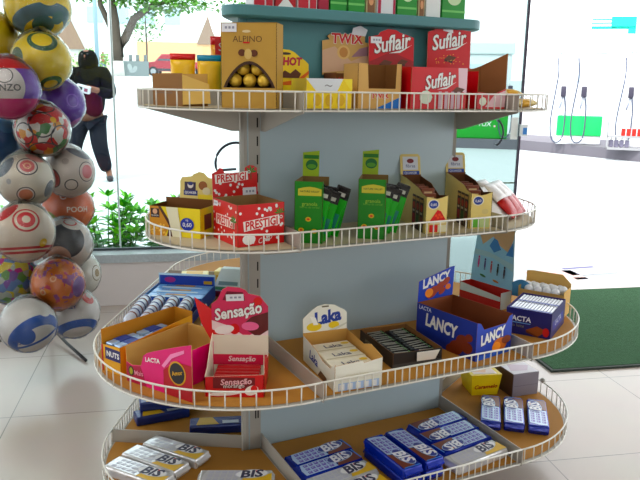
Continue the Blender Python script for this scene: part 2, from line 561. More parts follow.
for lv in range(4):
    zt, dep, zs = RAILZ[lv], DEP[lv], SURF[lv]
    for (p0, hd) in TRI:
        d, n = az(hd), az(hd + 90)
        mb = MB()                                                     # straight shelf
        V0 = p0; p0 = p0 + d * PW_
        o = p0 + d * 0.004
        poly = [(0, 0.004), (L - 0.008, 0.004), (L - 0.008, dep), (0, dep)]
        F = [P3(o + d * a + n * b, zs) for a, b in poly]; Bk = [P3(o + d * a + n * b, zs - 0.005) for a, b in poly]
        mb.add(F + Bk, [(0,1,2,3)[::-1], (4,5,6,7), (0,1,5,4), (1,2,6,5), (2,3,7,6), (3,0,4,7)], STEEL)
        sh = mb.build('shelf', gond)
        mb = MB()
        F = [P3(o + d * a + n * b, zs + 0.0015) for a, b in ((0.006, 0.006), (L - 0.014, 0.006), (L - 0.014, dep - 0.008), (0.006, dep - 0.008))]
        mb.poly(F[::-1], LINER if lv >= 2 else M((196, 184, 158), 0.7))
        mb.build('shelf_liner', sh)
        mb = MB(); rail(mb, [p0 + n * dep, p0 + n * dep + d * L], zt, 0.0215); mb.build('wire_rail', sh, True)
        for off_s in (0.0, L):
            if lv == 2 and off_s == 0.0 and hd < 0 and hd > -100: continue
            mb = MB(); bracket(mb, p0 + d * off_s, n, dep, zt, 0.0015 if off_s else -0.0015); mb.build('bracket', sh)
        # rounded corner shelf at the wing's start: from this wing's outward normal round to the previous wing's
        a0, a1 = hd + 90, hd + 90 + 120
        arc = []
        for i in range(33):
            u = i / 32
            arc.append(V0 + d * PW_ * (1 - u) + az(a0 + (a1 - a0) * u) * (dep + (0.022 if lv >= 2 else 0.008) * math.sin(PI * u)))
        inner = [V0 + az(a0 + 120) * 0.02, V0 + az(a0 + 60) * 0.025, p0 + az(a0) * 0.02]
        p0 = V0
        poly = [v for v in arc] + inner
        k = len(poly)
        bot = [P3(v, zs - 0.005) for v in poly]; top = [P3(v, zs) for v in poly]
        mb = MB()
        mb.add(bot + top, [tuple(range(k)), tuple(range(k, 2 * k))[::-1]] + [(i, i + k, (i + 1) % k + k, (i + 1) % k) for i in range(k)], STEEL)
        cs = mb.build('corner_shelf', gond)
        mb = MB()
        mb.poly([P3(v + (p0 - v).normalized() * 0.008, zs + 0.0015) for v in poly[::-1]], LINER if lv >= 2 else M((196, 184, 158), 0.7))
        mb.build('shelf_liner', cs)
        mb = MB(); rail(mb, arc, zt, 0.036); mb.build('wire_rail', cs, True)
        if lv == 3:
            mb = MB(); mb.ball(P3(arc[11], zt + 0.006), 0.009, M((170, 170, 165), 0.4)); mb.build('rail_clip', cs, True)
# kick base
mb = MB()
bp = []
for (p0, hd) in TRI:
    for u in (0, .25, .5, .75, 1):
        bp.append(p0 + az(hd + 210 - 120 * u) * 0.2)
bp = bp
k = len(bp)
bot = [P3(v, 0.0) for v in bp]; top = [P3(v, 0.085) for v in bp]
mb.add(bot + top, [(i, (i + 1) % k, (i + 1) % k + k, i + k) for i in range(k)] + [tuple(range(k, 2 * k)), tuple(range(k))[::-1]], STEEL)
mb.build('kick_base', gond)
# top hood with rounded corners
hp = []
for (p0, hd) in TRI:
    for i in range(13):
        hp.append(p0 + az(hd + 210 - 120 * i / 12) * 0.056)
k = len(hp)
ctr = (Av + Bv + Cv) / 3
mb = MB()
rings = []
for (z, s) in ((HOODZ - 0.002, 0.965), (HOODZ, 0.985), (HOODZ + 0.004, 1.0), (HOODZ + 0.026, 1.0), (HOODZ + 0.029, 0.993)):
    rings.append([P3(ctr + (v - ctr) * s, z) for v in hp])
mb.loft(rings, TEAL)
mb.build('top_hood', gond)
HT = HOODZ + 0.0295
GROT = 90 - PHI                                                      # objects squared to the front wing

def st(s, t, z=0.0):
    v = A + az(PHI) * s + az(PHI + 90) * t
    return Vector((v.x, v.y, z))

# ------------------------------------------------------------------ cartons
def carton(mb, w, d, h, out, inn, front=None, back=None, left=None, right=None, t=0.0016, bottom=True, top=None):
    R = lambda a: [(0, 0), (a, 0), (a, h), (0, h)]
    fx = {}
    X, Y, Z = (1, 0, 0), (0, 1, 0), (0, 0, 1)
    for key, pl, o, ux, wd in (('front', front, (-w / 2, -d / 2, 0), X, w), ('right', right, (w / 2, -d / 2, 0), Y, d),
                               ('back', back, (w / 2, d / 2, 0), (-1, 0, 0), w), ('left', left, (-w / 2, d / 2, 0), (0, -1, 0), d)):
        fx[key] = Face(mb, o, ux, Z)
        if pl is False:
            continue
        mb.prism(pl or R(wd), o, ux, Z, t, out, inn)
    if bottom:
        mb.box((-w / 2 + t, -d / 2 + t, 0), (w / 2 - t, d / 2 - t, t), inn)
    if top:
        mb.box((-w / 2, -d / 2, h - t), (w / 2, d / 2, h), top)
    fx['top'] = Face(mb, (-w / 2, -d / 2, h), X, Y)
    fx['inback'] = Face(mb, (-w / 2, d / 2 - t, 0), X, Z)
    fx['inleft'] = Face(mb, (-w / 2 + t, -d / 2, 0), Y, Z)
    return fx

def header(mb, w, d, z0, poly, lean, out, inn, t=0.0016, x0=None):
    l = math.radians(lean)
    uy = (0, math.sin(l), math.cos(l))
    o = (-w / 2 if x0 is None else x0, d / 2, z0)
    mb.prism(poly, o, (1, 0, 0), uy, t, out, inn)
    return Face(mb, o, (1, 0, 0), uy)

def arc_top(w, h0, h1, n=14, x0=0.0):
    """rect base with an arched top from h0 at the sides to h1 in the middle"""
    return [(x0, 0), (x0 + w, 0)] + [(x0 + w * (1 - i / n), h0 + (h1 - h0) * math.sin(PI * i / n)) for i in range(n + 1)]

def zig(x0, x1, y, n, a):
    return [(x0 + (x1 - x0) * i / (2 * n), y + (a if i % 2 else 0)) for i in range(2 * n + 1)]

TAGW = M((228, 228, 232), 0.5)
def price(f, a, b, w=0.03, h=0.014, ang=0.0):
    c, s = math.cos(ang), math.sin(ang)
    f.poly([(a + c * x - s * y, b + s * x + c * y) for x, y in ((-w/2, -h/2), (w/2, -h/2), (w/2, h/2), (-w/2, h/2))], TAGW)
    g = M((150, 150, 165))
    for i in range(3):
        x = -w * 0.28 + i * w * 0.24
        f.poly([(a + c * p - s * q, b + s * p + c * q) for p, q in ((x, -h * .12), (x + w * .15, -h * .12), (x + w * .15, h * .16), (x, h * .16))], g); f.k -= 0.00022
    f.k += 0.00022

def copies(proto, spots, label=None):
    """spots: (location, euler) for copies sharing the first one's mesh"""
    for i, (loc, eul) in enumerate(spots):
        o = proto if i == 0 else copy_tree(proto)
        o.location = loc; o.rotation_euler = eul

# ================================================================== TOP TIER
# gold bonbon box
ALW, ALD, ALH = 0.134, 0.07, 0.195
t = thing('bonbon_box', 'tall gold cardboard bonbon box with an arched cut-out on the top shelf', 'box', (-0.168, 1.735, S1 + .002), -9)
mb = MB()
GOLDC = M((186, 150, 88), 0.42, 0.12)
arch = [(0.012 + 0.112 * (1 - i / 20), 0.047 + 0.054 * math.sin(PI * i / 20) ** 0.8) for i in range(21)]
R1 = [(0, 0.047), (0.012, 0.047)] + arch[::-1][1:-1] + [(0.124, 0.047), (ALW, 0.047), (ALW, ALH), (0, ALH)]
fx = carton(mb, ALW, ALD, ALH, GOLDC, M((70, 42, 22), 0.8), front=R1, top=GOLDC)
mb.prism([(0, 0), (ALW, 0), (ALW, 0.047), (0, 0.047)], (-ALW / 2, -ALD / 2, 0), (1, 0, 0), (0, 0, 1), 0.0016, GOLDC, BROWN)
f = fx['front']
band = [(0.005 + 0.126 * (1 - i / 20), 0.047 + 0.061 * math.sin(PI * i / 20) ** 0.8) for i in range(21)]
f.poly(band + arch[::-1], M((58, 34, 20)))
f.text('ALPINO', 0.064, 0.158, 0.07, M((92, 66, 40)), bold=-0.004)
f.ell(0.062, 0.175, 0.010, 0.003, M((214, 196, 160))); f.rect(0.054, 0.148, 0.070, 0.1515, RED)
f.ell(0.051, 0.127, 0.009, 0.008, BROWN); f.ell(0.080, 0.126, 0.009, 0.008, BROWN); f.ell(0.066, 0.124, 0.009, 0.012, M((206, 178, 120)))
price(f, 0.021, 0.183, 0.036, 0.019)
mb.build('box_body', t)
fr = fx['right']
mb = MB(); mb.box((-ALW / 2 + .003, -ALD / 2 + .003, 0.03), (ALW / 2 - .003, ALD / 2 - .003, 0.0465), M((70, 42, 22), 0.8)); mb.build('inner_tray', t)
mb = MB(); mb.ball((0, 0, 0), 0.0165, foil((226, 190, 104), 0.25, 0.8, 120), 14, 8)
bon = solo(mb, 'bonbon', 'gold foil bonbon in the arched opening of the gold box', 'bonbon', group='gold foil bonbons', smooth=True)
sp = []
for (a, z) in ((-0.036, .0645), (-0.001, .0645), (0.034, .0645), (-0.018, .0925), (0.017, .0925)):
    p = to_world(-0.168, 1.735, -9, a - 0.002, -0.014 + (0.004 if z > .07 else 0)); sp.append(((p.x, p.y, S1 + .002 + z - .0005), (0.3 * a * 40, 0.5, a * 60)))
copies(bon, sp)

# brown carton, opened
t = thing('shipping_carton', 'open brown cardboard carton at the left tip of the top shelf', 'carton', to_world(-0.435, 1.85, -45, 0.067, 0.0375) + Vector((0, 0, S1 + .002)), -45)
mb = MB()
fx = carton(mb, 0.134, 0.075, 0.079, M((132, 94, 58), 0.8), M((196, 156, 96), 0.8), right=[(0, 0), (.075, 0), (.075, .05), (.02, .062), (0, .079)])
fx['front'].rect(0.01, 0.03, 0.09, 0.034, M((110, 76, 46)))
mb.build('carton_body', t)
mb = MB(); mb.prism([(0, 0), (0.07, 0.004), (0.066, 0.05), (0.0, 0.072)], (0.067, -0.0375, 0.004), Vector((0.78, 0.62, 0)), (0, 0, 1), 0.0016, M((214, 180, 116), 0.8)); mb.build('flap', t)

# three yellow sweet packets behind it
def packet(w, h, dd, base, capm, badge=None):
    mb = MB(); rings = []
    for i in range(9):
        u = i / 8; z = h * u
        th = dd * (0.15 + 0.85 * math.sin(PI * min(max(u * 0.9 + 0.08, 0), 1)) ** 0.6)
        ww = w * (1.0 - 0.06 * math.sin(PI * u))
        rings.append([Vector((ww / 2 * math.cos(q) * (abs(math.cos(q)) ** -0.35 if abs(math.cos(q)) > 0.05 else 1), th / 2 * math.sin(q), z)) for q in [2 * PI * j / 20 for j in range(20)]])
    mb.loft(rings[:8], base); mb.loft(rings[7:], capm)
    f = Face(mb, (-w / 2, -dd / 2 - 0.001, 0), (1, 0, 0), (0, 0, 1))
    if badge: badge(f)
    return mb
YP = foil((236, 190, 60), 0.35, 0.4, 50, 0.05)
mb = packet(0.07, 0.135, 0.04, YP, foil((204, 30, 44), 0.3, 0.4, 50, 0.05))
solo(mb, 'sweet_packet', 'yellow sweet packet with a red top behind the brown carton', 'packet', (-0.386, 2.005, S1 + .002), (0, 0, 0.1), 'yellow packets behind the carton', True)
mb = packet(0.068, 0.132, 0.04, YP, foil((40, 140, 170), 0.3, 0.4, 50, 0.05))
solo(mb, 'sweet_packet', 'yellow sweet packet with a turquoise top behind the brown carton', 'packet', (-0.312, 2.0, S1 + .002), (0, 0, 0.15), 'yellow packets behind the carton', True)
mb = packet(0.05, 0.185, 0.04, foil((214, 150, 70), 0.35, 0.4, 50, 0.05), foil((190, 26, 50), 0.3, 0.4, 50, 0.05), lambda f: (f.rect(0.012, 0.135, 0.045, 0.178, RED), f.text('S', .028, .156, .012, WHITE)))
solo(mb, 'sweet_packet', 'taller orange and red packet standing just left of the gold box', 'packet', (-0.292, 2.055, S1 + .002), (0, 0, 0.2), 'yellow packets behind the carton', True)

# HOT header box
t = thing('chocolate_box', 'bright yellow chocolate display box right of the gold box', 'display box', tuple(st(.096, .066, S1 + .002)), 27)
mb = MB()
HY = M((244, 212, 36)); fx = carton(mb, 0.086, 0.095, 0.055, HY, CARD)
fx['front'].rect(0, 0.02, 0.086, 0.05, M((200, 150, 50))); mb.build('tray', t)
mb = MB()
pts = [(0, 0), (.086, 0), (.086, .062), (.075, .072), (.06, .08), (.045, .092), (.03, .098), (.01, .099), (0, .096)]
f = header(mb, .086, .095, .05, pts, 4, HY, CARD)
f.ell(.018, .088, .016, .0035, M((60, 40, 30)))
f.text('HOT', .038, .068, .056, M((190, 20, 70)), shear=.1, bold=.03, tall=1.1, outline=M((120, 10, 50)), ow=.02)
f.poly([(0, .032), (.014, .044), (.03, .036), (.046, .048), (.062, .036), (.056, .024), (0, .024)], BROWN)
f.poly([(0, .012), (.05, .02), (.086, .045), (.086, .036), (.05, .008), (0, .002)], ORANGE)
mb.build('header_card', t)

# yellow and white open box
t = thing('candy_tray', 'low yellow and white candy box at the front left of the top shelf', 'display box', st(.098, .178, S1 + .002), 24.5)
mb = MB(); fx = carton(mb, .125, .095, .072, M((240, 214, 60)), CARD); f = fx['front']
f.poly([(0, .072), (.1, .072), (.082, .038), (.03, .038)], M((222, 226, 230)))
f.poly([(.1, .072), (.125, .072), (.125, .04)], M((246, 226, 110)))
f.text('~', .06, .055, .02, GREY)
for i in range(3):
    f.ell(.03 + i * .032, .02, .011, .014, M((214, 176, 30)))
mb.build('tray', t)

# Twix boxes
TX = M((206, 168, 112), 0.55)
t = thing('chocolate_box', 'beige biscuit-bar box with a tall scalloped header behind the yellow white tray', 'display box', (0.078, 1.984, S1 + .002), 19.5)
mb = MB(); fx = carton(mb, .125, .095, .09, M((112, 64, 36)), M((120, 78, 44), .8), front=[(0, 0), (.125, 0), (.125, .05), (0, .05)])
fx['inback'].text('twix', .05, .075, .05, RED, shear=.2)
mb.build('tray', t)
mb = MB()
pts = zig(0, .125, 0, 9, .005) + [(.125, .078), (.104, .082), (.104, .1), (.02, .1), (.012, .094), (.018, .086), (0, .083)]
pts = [(a * 1.22, b * 1.12) for a, b in pts]
f = header(mb, .125, .095, .084, pts, 3, TX, CARD, x0=-.067)
_fp, _fe, _ft = f.poly, f.ell, f.text
f.poly = lambda q, m: _fp([(a * 1.22, b * 1.12) for a, b in q], m)
f.ell = lambda a, b, ra, rb, m, ang=0.0, n=20: _fe(a * 1.22, b * 1.12, ra * 1.15, rb * 1.12, m, ang, n)
f.poly([(.0, .006), (.125, .02), (.125, .06), (.07, .035), (.03, .07), (0, .06)], M((214, 178, 150)))
f.ell(.042, .05, .0135, .015, M((226, 190, 130))); f.ell(.042, .05, .009, .011, M((196, 140, 86)))
f.poly([(.07, .045), (.12, .05), (.118, .074), (.09, .066)], M((158, 120, 130)))
f.text('TWIX', .074, .1, .094, RED, shear=.05, bold=.03, tall=1.05, outline=WHITE, ow=.035)
f.poly([(.07, .1), (.104, .096), (.11, .112), (.092, .122), (.074, .115)], TAGW)
mb.build('header_card', t)
t = thing('chocolate_box', 'open beige biscuit-bar tray in the middle front of the top shelf', 'display box', (0.129, 1.888, S1 + .002), 21)
mb = MB()
fr = [(0, 0), (.122, 0), (.122, .112), (.108, .112), (.106, .05), (.03, .05), (.026, .112), (0, .112)]
fx = carton(mb, .122, .095, .112, TX, M((120, 80, 44), .8), front=fr); f = fx['front']
f.text('TWIX', .062, .032, .05, RED, bold=.03, outline=WHITE, ow=.03)
f.poly([(.05, 0), (.122, 0), (.122, .03), (.08, .012)], M((40, 110, 190)))
mb.build('tray', t)
mb = MB(); mb.rbox((-.045, -.008, 0), (.045, .008, .012), foil((190, 130, 60), .3), .003)
b = solo(mb, 'chocolate_bar', 'gold brown wrapped bar lying in the open beige tray', 'chocolate bar', group='bars in the open beige tray')
copies(b, [(tuple(to_world(0.129, 1.888, 21, 0, y) + Vector((0, 0, S1 + z))), (0, 0, math.radians(21))) for y, z in ((-.03, .004), (-.01, .004), (.012, .004), (.032, .004), (-.03, .0165), (-.01, .0165), (.012, .0165), (.03, .0165), (-.02, .029), (.006, .029), (.03, .029))])

# Suflair
SR = M((190, 24, 52), 0.4)
def suf_text(f, a, b, w, arc=.03):
    f.text('Suflair', a, b, w, WHITE, ang=.18, shear=.28, bold=.022, tall=1.25, outline=M((90, 8, 24)), ow=.02)
    f.poly([(a - w * .1, b - w * .24), (a + w * .2, b - w * .22), (a + w * .52, b - w * .03), (a + w * .2, b - w * .17)], WHITE)
def choco(f, a, b, s):
    f.poly([(a - s, b - s * .2), (a - s * .3, b + s * .35), (a + s * .9, b + s * .1), (a + s * .3, b - s * .45)], BROWN)
    f.poly([(a - s, b - s * .2), (a + s * .3, b - s * .45), (a + s * .3, b - s * .7), (a - s, b - s * .45)], M((66, 32, 20)))
t = thing('chocolate_box', 'crimson chocolate box with a tall white-lettered header behind the open beige tray', 'display box', (0.208, 2.018, S1 + .002), 22)
mb = MB(); carton(mb, .142, .075, .08, SR, KRAFT); mb.build('tray', t)
mb = MB(); pts = [(0, 0), (.142, 0), (.142, .096), (.12, .103), (.1, .108), (.085, .115), (.06, .117), (.035, .108), (.03, .1), (0, .094)]
pts = [(a, b + (.018 if b > 0 else 0)) for a, b in pts]
f = header(mb, .142, .075, .078, pts, 3, SR, CARD); f.o = f.o + f.uy * .014; f.poly([(0, -.012), (.142, -.012), (.142, .035), (.07, .06), (0, .03)], M((150, 14, 40)))
choco(f, .055, .03, .022); choco(f, .108, .034, .018); suf_text(f, .073, .084, .12); price(f, .022, .09, .034, .018)
mb.build('header_card', t)
t = thing('chocolate_box', 'low crimson chocolate tray at the front rail right of the beige tray', 'display box', st(.408, .2, S1 + .002), 26)
mb = MB(); fx = carton(mb, .176, .095, .106, SR, KRAFT, right=[(0, 0), (.095, 0), (.095, .09), (0, .106)]); f = fx['front']
f.poly([(.146, .106), (.176, .106), (.176, .04), (.15, .05)], M((226, 196, 204))); choco(f, .15, .05, .022)
suf_text(f, .09, .074, .1)
f.ell(.046, .03, .02, .018, M((214, 226, 210)), n=9)
for i in range(4):
    f.rect(.085 + i * .02, 0, .095 + i * .02, .045, M((200, 176, 186))); f.k -= .00022
mb.build('tray', t)
t = thing('chocolate_box', 'crimson chocolate box with a speckled header at the back right of the top shelf', 'display box', (0.382, 2.114, S1 + .002), 22)
mb = MB(); fx = carton(mb, .138, .075, .11, SR, KRAFT, right=[(0, 0), (.075, 0), (.075, .085), (0, .105)]); fx['front'].rect(.005, .075, .035, .088, M((200, 190, 190))); fx['front'].rect(.04, .06, .13, .11, M((196, 20, 40))); mb.build('tray', t)
mb = MB(); pts = [(0, 0), (.138, 0), (.138, .1), (.11, .102), (.09, .108), (.05, .116), (.03, .104), (0, .092)]
pts = [(a * 1.06, b + (.016 if b > 0 else 0)) for a, b in pts]
f = header(mb, .138, .075, .104, pts, 2, SR, CARD); f.o = f.o + f.uy * .014 + f.ux * .004
choco(f, .075, .024, .022); suf_text(f, .068, .074, .12); f.dots([(.02 + random.random() * .1, .005 + random.random() * .03) for _ in range(26)], M((230, 170, 90)), .0014)
f.poly([(.045, .1), (.08, .094), (.078, .114), (.05, .114)], TAGW)
mb.build('header_card', t)
t = thing('chocolate_box', 'opened crimson carton with bare brown inside at the right end of the top shelf', 'display box', st(.588, .182, S1 + .002), 28)
mb = MB()
fx = carton(mb, .1, .11, .1, SR, M((146, 98, 66), .8), front=[(0, 0), (.1, 0), (.1, .055), (.06, .04), (0, .045)], right=[(0, 0), (.11, 0), (.11, .118), (.0, .15)], back=[(0, 0), (.1, 0), (.1, .09), (0, .118)])
f = fx['front']; f.poly([(.03, .005), (.1, .005), (.1, .05), (.06, .038)], M((224, 190, 196))); f.ell(.02, .02, .013, .012, M((226, 232, 214)), n=9)  # pale polygon paints a white sheen onto the carton front
mb.build('tray', t)

# pale packets in the basket at the right corner of the top tier
def pouch(l, w, h, m, m2=None, seed=0):
    mb = MB(); rings = []
    rnd = random.Random(seed)
    for i in range(9):
        u = i / 8; x = -l / 2 + l * u
        e = 0.12 + 0.88 * math.sin(PI * u) ** 0.55
        rings.append([Vector((x, w / 2 * math.cos(q) * (0.96 + 0.05 * rnd.random()), h / 2 + h / 2 * e * math.sin(q) * (0.92 + .1 * rnd.random()) + 0)) for q in [2 * PI * j / 14 for j in range(14)]])
    mb.loft(rings[:3], m); mb.loft(rings[2:7], m2 or m); mb.loft(rings[6:], m)
    return mb
PC = M((226, 208, 160), .4)
mb = pouch(.07, .045, .028, PC, M((214, 170, 90)), 3)
o = solo(mb, 'sweet_pouch', 'small cream and gold pouch in the right basket of the top shelf', 'pouch', group='pouches in the right top basket', smooth=True)
copies(o, [((0.545, 2.19, S1 + .002), (0, 0, 1.1)), ((0.60, 2.17, S1 + .002), (0, 0, .5)), ((0.585, 2.245, S1 + .002), (0, 0, -.3)), ((0.57, 2.2, S1 + .03), (0.1, 0, .2)), ((0.63, 2.225, S1 + .002), (0, 0, 1.9))])

# cartons on top of the hood
hood_items = [(250, 270, 'w', 'red and white carton, leftmost on the teal hood'), (271, 291, 'r', 'crimson carton with white corner, second from left on the teal hood'), (292, 311, 'w', 'white and crimson carton, third from left on the teal hood'),
              (312, 322, 'c', 'narrow crimson carton left of the first green carton on the hood'), (323, 339, 'g', 'green carton, leftmost of the green ones on the hood'), (340, 356, 'g', 'green carton, second of the green ones from left on the hood'),
              (357, 366, 'p', 'carton with a brown picture panel between green cartons on the hood'), (367, 385, 's', 'white carton with crimson side stripe on the hood'), (386, 405, 'g', 'green carton right of the crimson striped white one on the hood'),
              (406, 412, 'p', 'slim picture carton beside the plain white carton on the hood'), (413, 427, 'n', 'plain white carton near the right end of the hood'), (428, 450, 'g', 'wide green carton at the right end of the hood')]
for (u0, u1, k, lab) in hood_items:
    s0 = 0.0 + (u0 - 266) / (452 - 266) * 0.66; s1 = 0.0 + (u1 - 266) / (452 - 266) * 0.66
    # perspective along the wing: nearer end shows larger
    g = lambda u: (u - 258.0) / (452.0 - 258.0)
    def s_of(u):
        x = g(u); return 0.66 * x / (1 + 0.16 * (1 - x))
    s0, s1 = s_of(u0), s_of(u1); w = (s1 - s0) * .97; h = 0.11
    mb = MB()
    base = {'w': M((222, 218, 220)), 'r': M((176, 24, 50)), 'c': M((160, 18, 60)), 'g': M((50, 140, 58)), 'p': M((206, 190, 150)), 's': M((226, 226, 228)), 'n': M((228, 230, 228))}[k]
    mb.rbox((-w / 2, -.03, 0), (w / 2, .03, h), base, .0015, 1)
    f = Face(mb, (-w / 2, -.03, 0), (1, 0, 0), (0, 0, 1)); f.k = .0006
    if k == 'w':
        f.rect(.002, .004, w * .55, .07, M((186, 30, 60))); f.rect(w * .62, .004, w * .95, .03, M((186, 30, 60)))
    if k == 'r':
        f.poly([(.004, .0), (w - .004, 0), (w * .5, .03)], WHITE)
    if k == 'g':
        f.rect(0, .02, w, .026, M((120, 190, 110))); f.ell(w / 2, .06, w * .3, .02, M((200, 220, 180)))
    if k == 'p':
        f.rect(.003, .004, w - .003, .05, M((126, 84, 52))); f.ell(w / 2, .035, w * .25, .012, M((214, 160, 120)))
    if k == 's':
        f.rect(w * .04, 0, w * .2, .1, M((170, 20, 70))); f.rect(w * .85, 0, w * .97, .1, M((170, 20, 70)))
    c = st((s0 + s1) / 2, -.015, HT)
    solo(mb, 'carton', lab, 'carton', c, (0, 0, math.radians(GROT)), 'cartons on the hood')

# ================================================================== SECOND TIER
# yellow cereal-bar tray
QY = M((236, 212, 90)); QC = M((226, 206, 140))
t = thing('cereal_bar_box', 'yellow cereal-bar tray with oats picture at the left of the second shelf', 'display box', (-0.366, 1.852, S2 + .002), -18.8)
mb = MB(); fx = carton(mb, .15, .085, .078, M((232, 212, 90)), M((110, 70, 36), .8), back=[(0, 0), (.15, 0), (.15, .09), (0, .09)]); f = fx['front']
f.poly([(0, 0), (.042, 0), (.062, .03), (.03, .078), (0, .078)], M((196, 140, 66)))
f.poly([(.034, .078), (.068, .03), (.072, .0), (.05, 0), (.058, .028), (.026, .078)], M((70, 36, 24)))
f.dots([(random.random() * .05, random.random() * .03) for _ in range(24)], M((236, 196, 110)), .003)
f.rect(.004, .048, .03, .072, M((60, 36, 28))); f.ell(.017, .064, .007, .007, M((214, 170, 140))); f.text('QUAKER', .017, .053, .022, WHITE)
f.poly([(.068, .0), (.095, 0), (.085, .078), (.05, .078)], M((226, 222, 196)))
f.ell(.112, .036, .02, .017, M((30, 50, 150))); f.text('0,60', .112, .034, .026, WHITE, bold=.01); f.text('R$', .112, .046, .007, WHITE)
fr = fx['right']; fr.rect(.02, .02, .06, .06, M((110, 50, 40))); mb.build('tray', t)
mb = MB(); pts = [(.055, 0), (.15, 0), (.15, .05), (.128, .056), (.118, .064), (.105, .066), (.09, .06), (.086, .056), (.06, .053), (.055, .045)]
pts = [(.042 + (a - .055) * 1.14, b * 1.28) for a, b in pts]
f = header(mb, .15, .085, .078, pts, 4, QC, CARD); f.o = f.o + f.uy * .012 - f.ux * .004
f.rect(.06, .012, .094, .044, M((50, 34, 60))); f.ell(.078, .036, .009, .009, M((230, 220, 210))); f.ell(.078, .04, .008, .005, M((40, 50, 110)))
f.rect(.058, .008, .1, .022, M((40, 40, 110))); f.text('QUAKER', .079, .015, .036, WHITE, bold=.02)
f.ell(.116, .036, .013, .012, M((146, 90, 50))); f.ell(.127, .022, .012, .010, M((226, 214, 180))); f.rect(.102, .0, .15, .012, M((232, 206, 60)))
mb.build('header_card', t)

# red dotted coconut-bar display
PR = M((198, 22, 34), 0.4)
t = thing('chocolate_box', 'red white-dotted chocolate display box with header on the second shelf', 'display box', (-0.186, 1.792, S2 + .002), 32.5)
mb = MB(); fx = carton(mb, .131, .146, .105, PR, M((150, 120, 84), .8))
def dots_on(f, w, h, n, seed, r=.0038):
    rr = random.Random(seed); f.dots([(rr.uniform(.006, w - .006), rr.uniform(.006, h - .006)) for _ in range(n)], WHITE, r)
def prest(f, a, b, w, ang=0.12):
    c, s = math.cos(ang), math.sin(ang)
    f.poly([(a + c * x - s * y, b + s * x + c * y) for x, y in ((-w * .54, -w * .14), (w * .54, -w * .12), (w * .54, w * .14), (-w * .54, w * .13))], M((240, 232, 226)))
    f.text('PRESTIGI', a, b, w * .98, PR, ang=ang, shear=.1, bold=.03, tall=1.25)
    f.text("O", a + w * .58, b + .012, w * .1, WHITE, bold=.02)
def palm(f, a, b, s):
    for q in (0.2, 0.9, 1.6, 2.3, 3.0):
        f.poly([(a, b), (a + s * math.cos(q - .2) * .6, b + s * math.sin(q - .2) * .6), (a + s * math.cos(q), b + s * math.sin(q)), (a + s * math.cos(q + .3) * .5, b + s * math.sin(q + .3) * .5)], GREEN); f.k -= .0002
    f.rect(a - .0015, b - s * .9, a + .0015, b, M((110, 70, 36))); f.k += .0003
f = fx['front']; dots_on(f, .131, .105, 30, 3); palm(f, .117, .078, .016); prest(f, .066, .056, .094, .1); f.ell(.03, .018, .018, .014, M((240, 238, 236))); f.text('Coco', .075, .016, .04, WHITE, ang=.3, shear=.3)
f = fx['left']; dots_on(f, .146, .105, 26, 5, .0034); prest(f, .075, .055, .1, .0); palm(f, .125, .06, .02); price(f, .022, .094, .026, .014)
fx['right'].dots([(.03, .04), (.06, .08), (.1, .05)], WHITE, .004)
mb.build('tray', t)
mb = MB(); pts = [(0, -.08), (.131, -.08), (.131, .083), (.121, .09), (.108, .092), (.095, .086), (.093, .074), (.036, .074), (.03, .086), (.022, .088), (.014, .08), (0, .074)]
f = header(mb, .131, .146, .092, pts, 3, PR, CARD)
dots_on(f, .131, .06, 16, 9); palm(f, .112, .072, .02); prest(f, .055, .062, .088, .05); price(f, .106, .022, .04, .022)
mb.build('header_card', t)

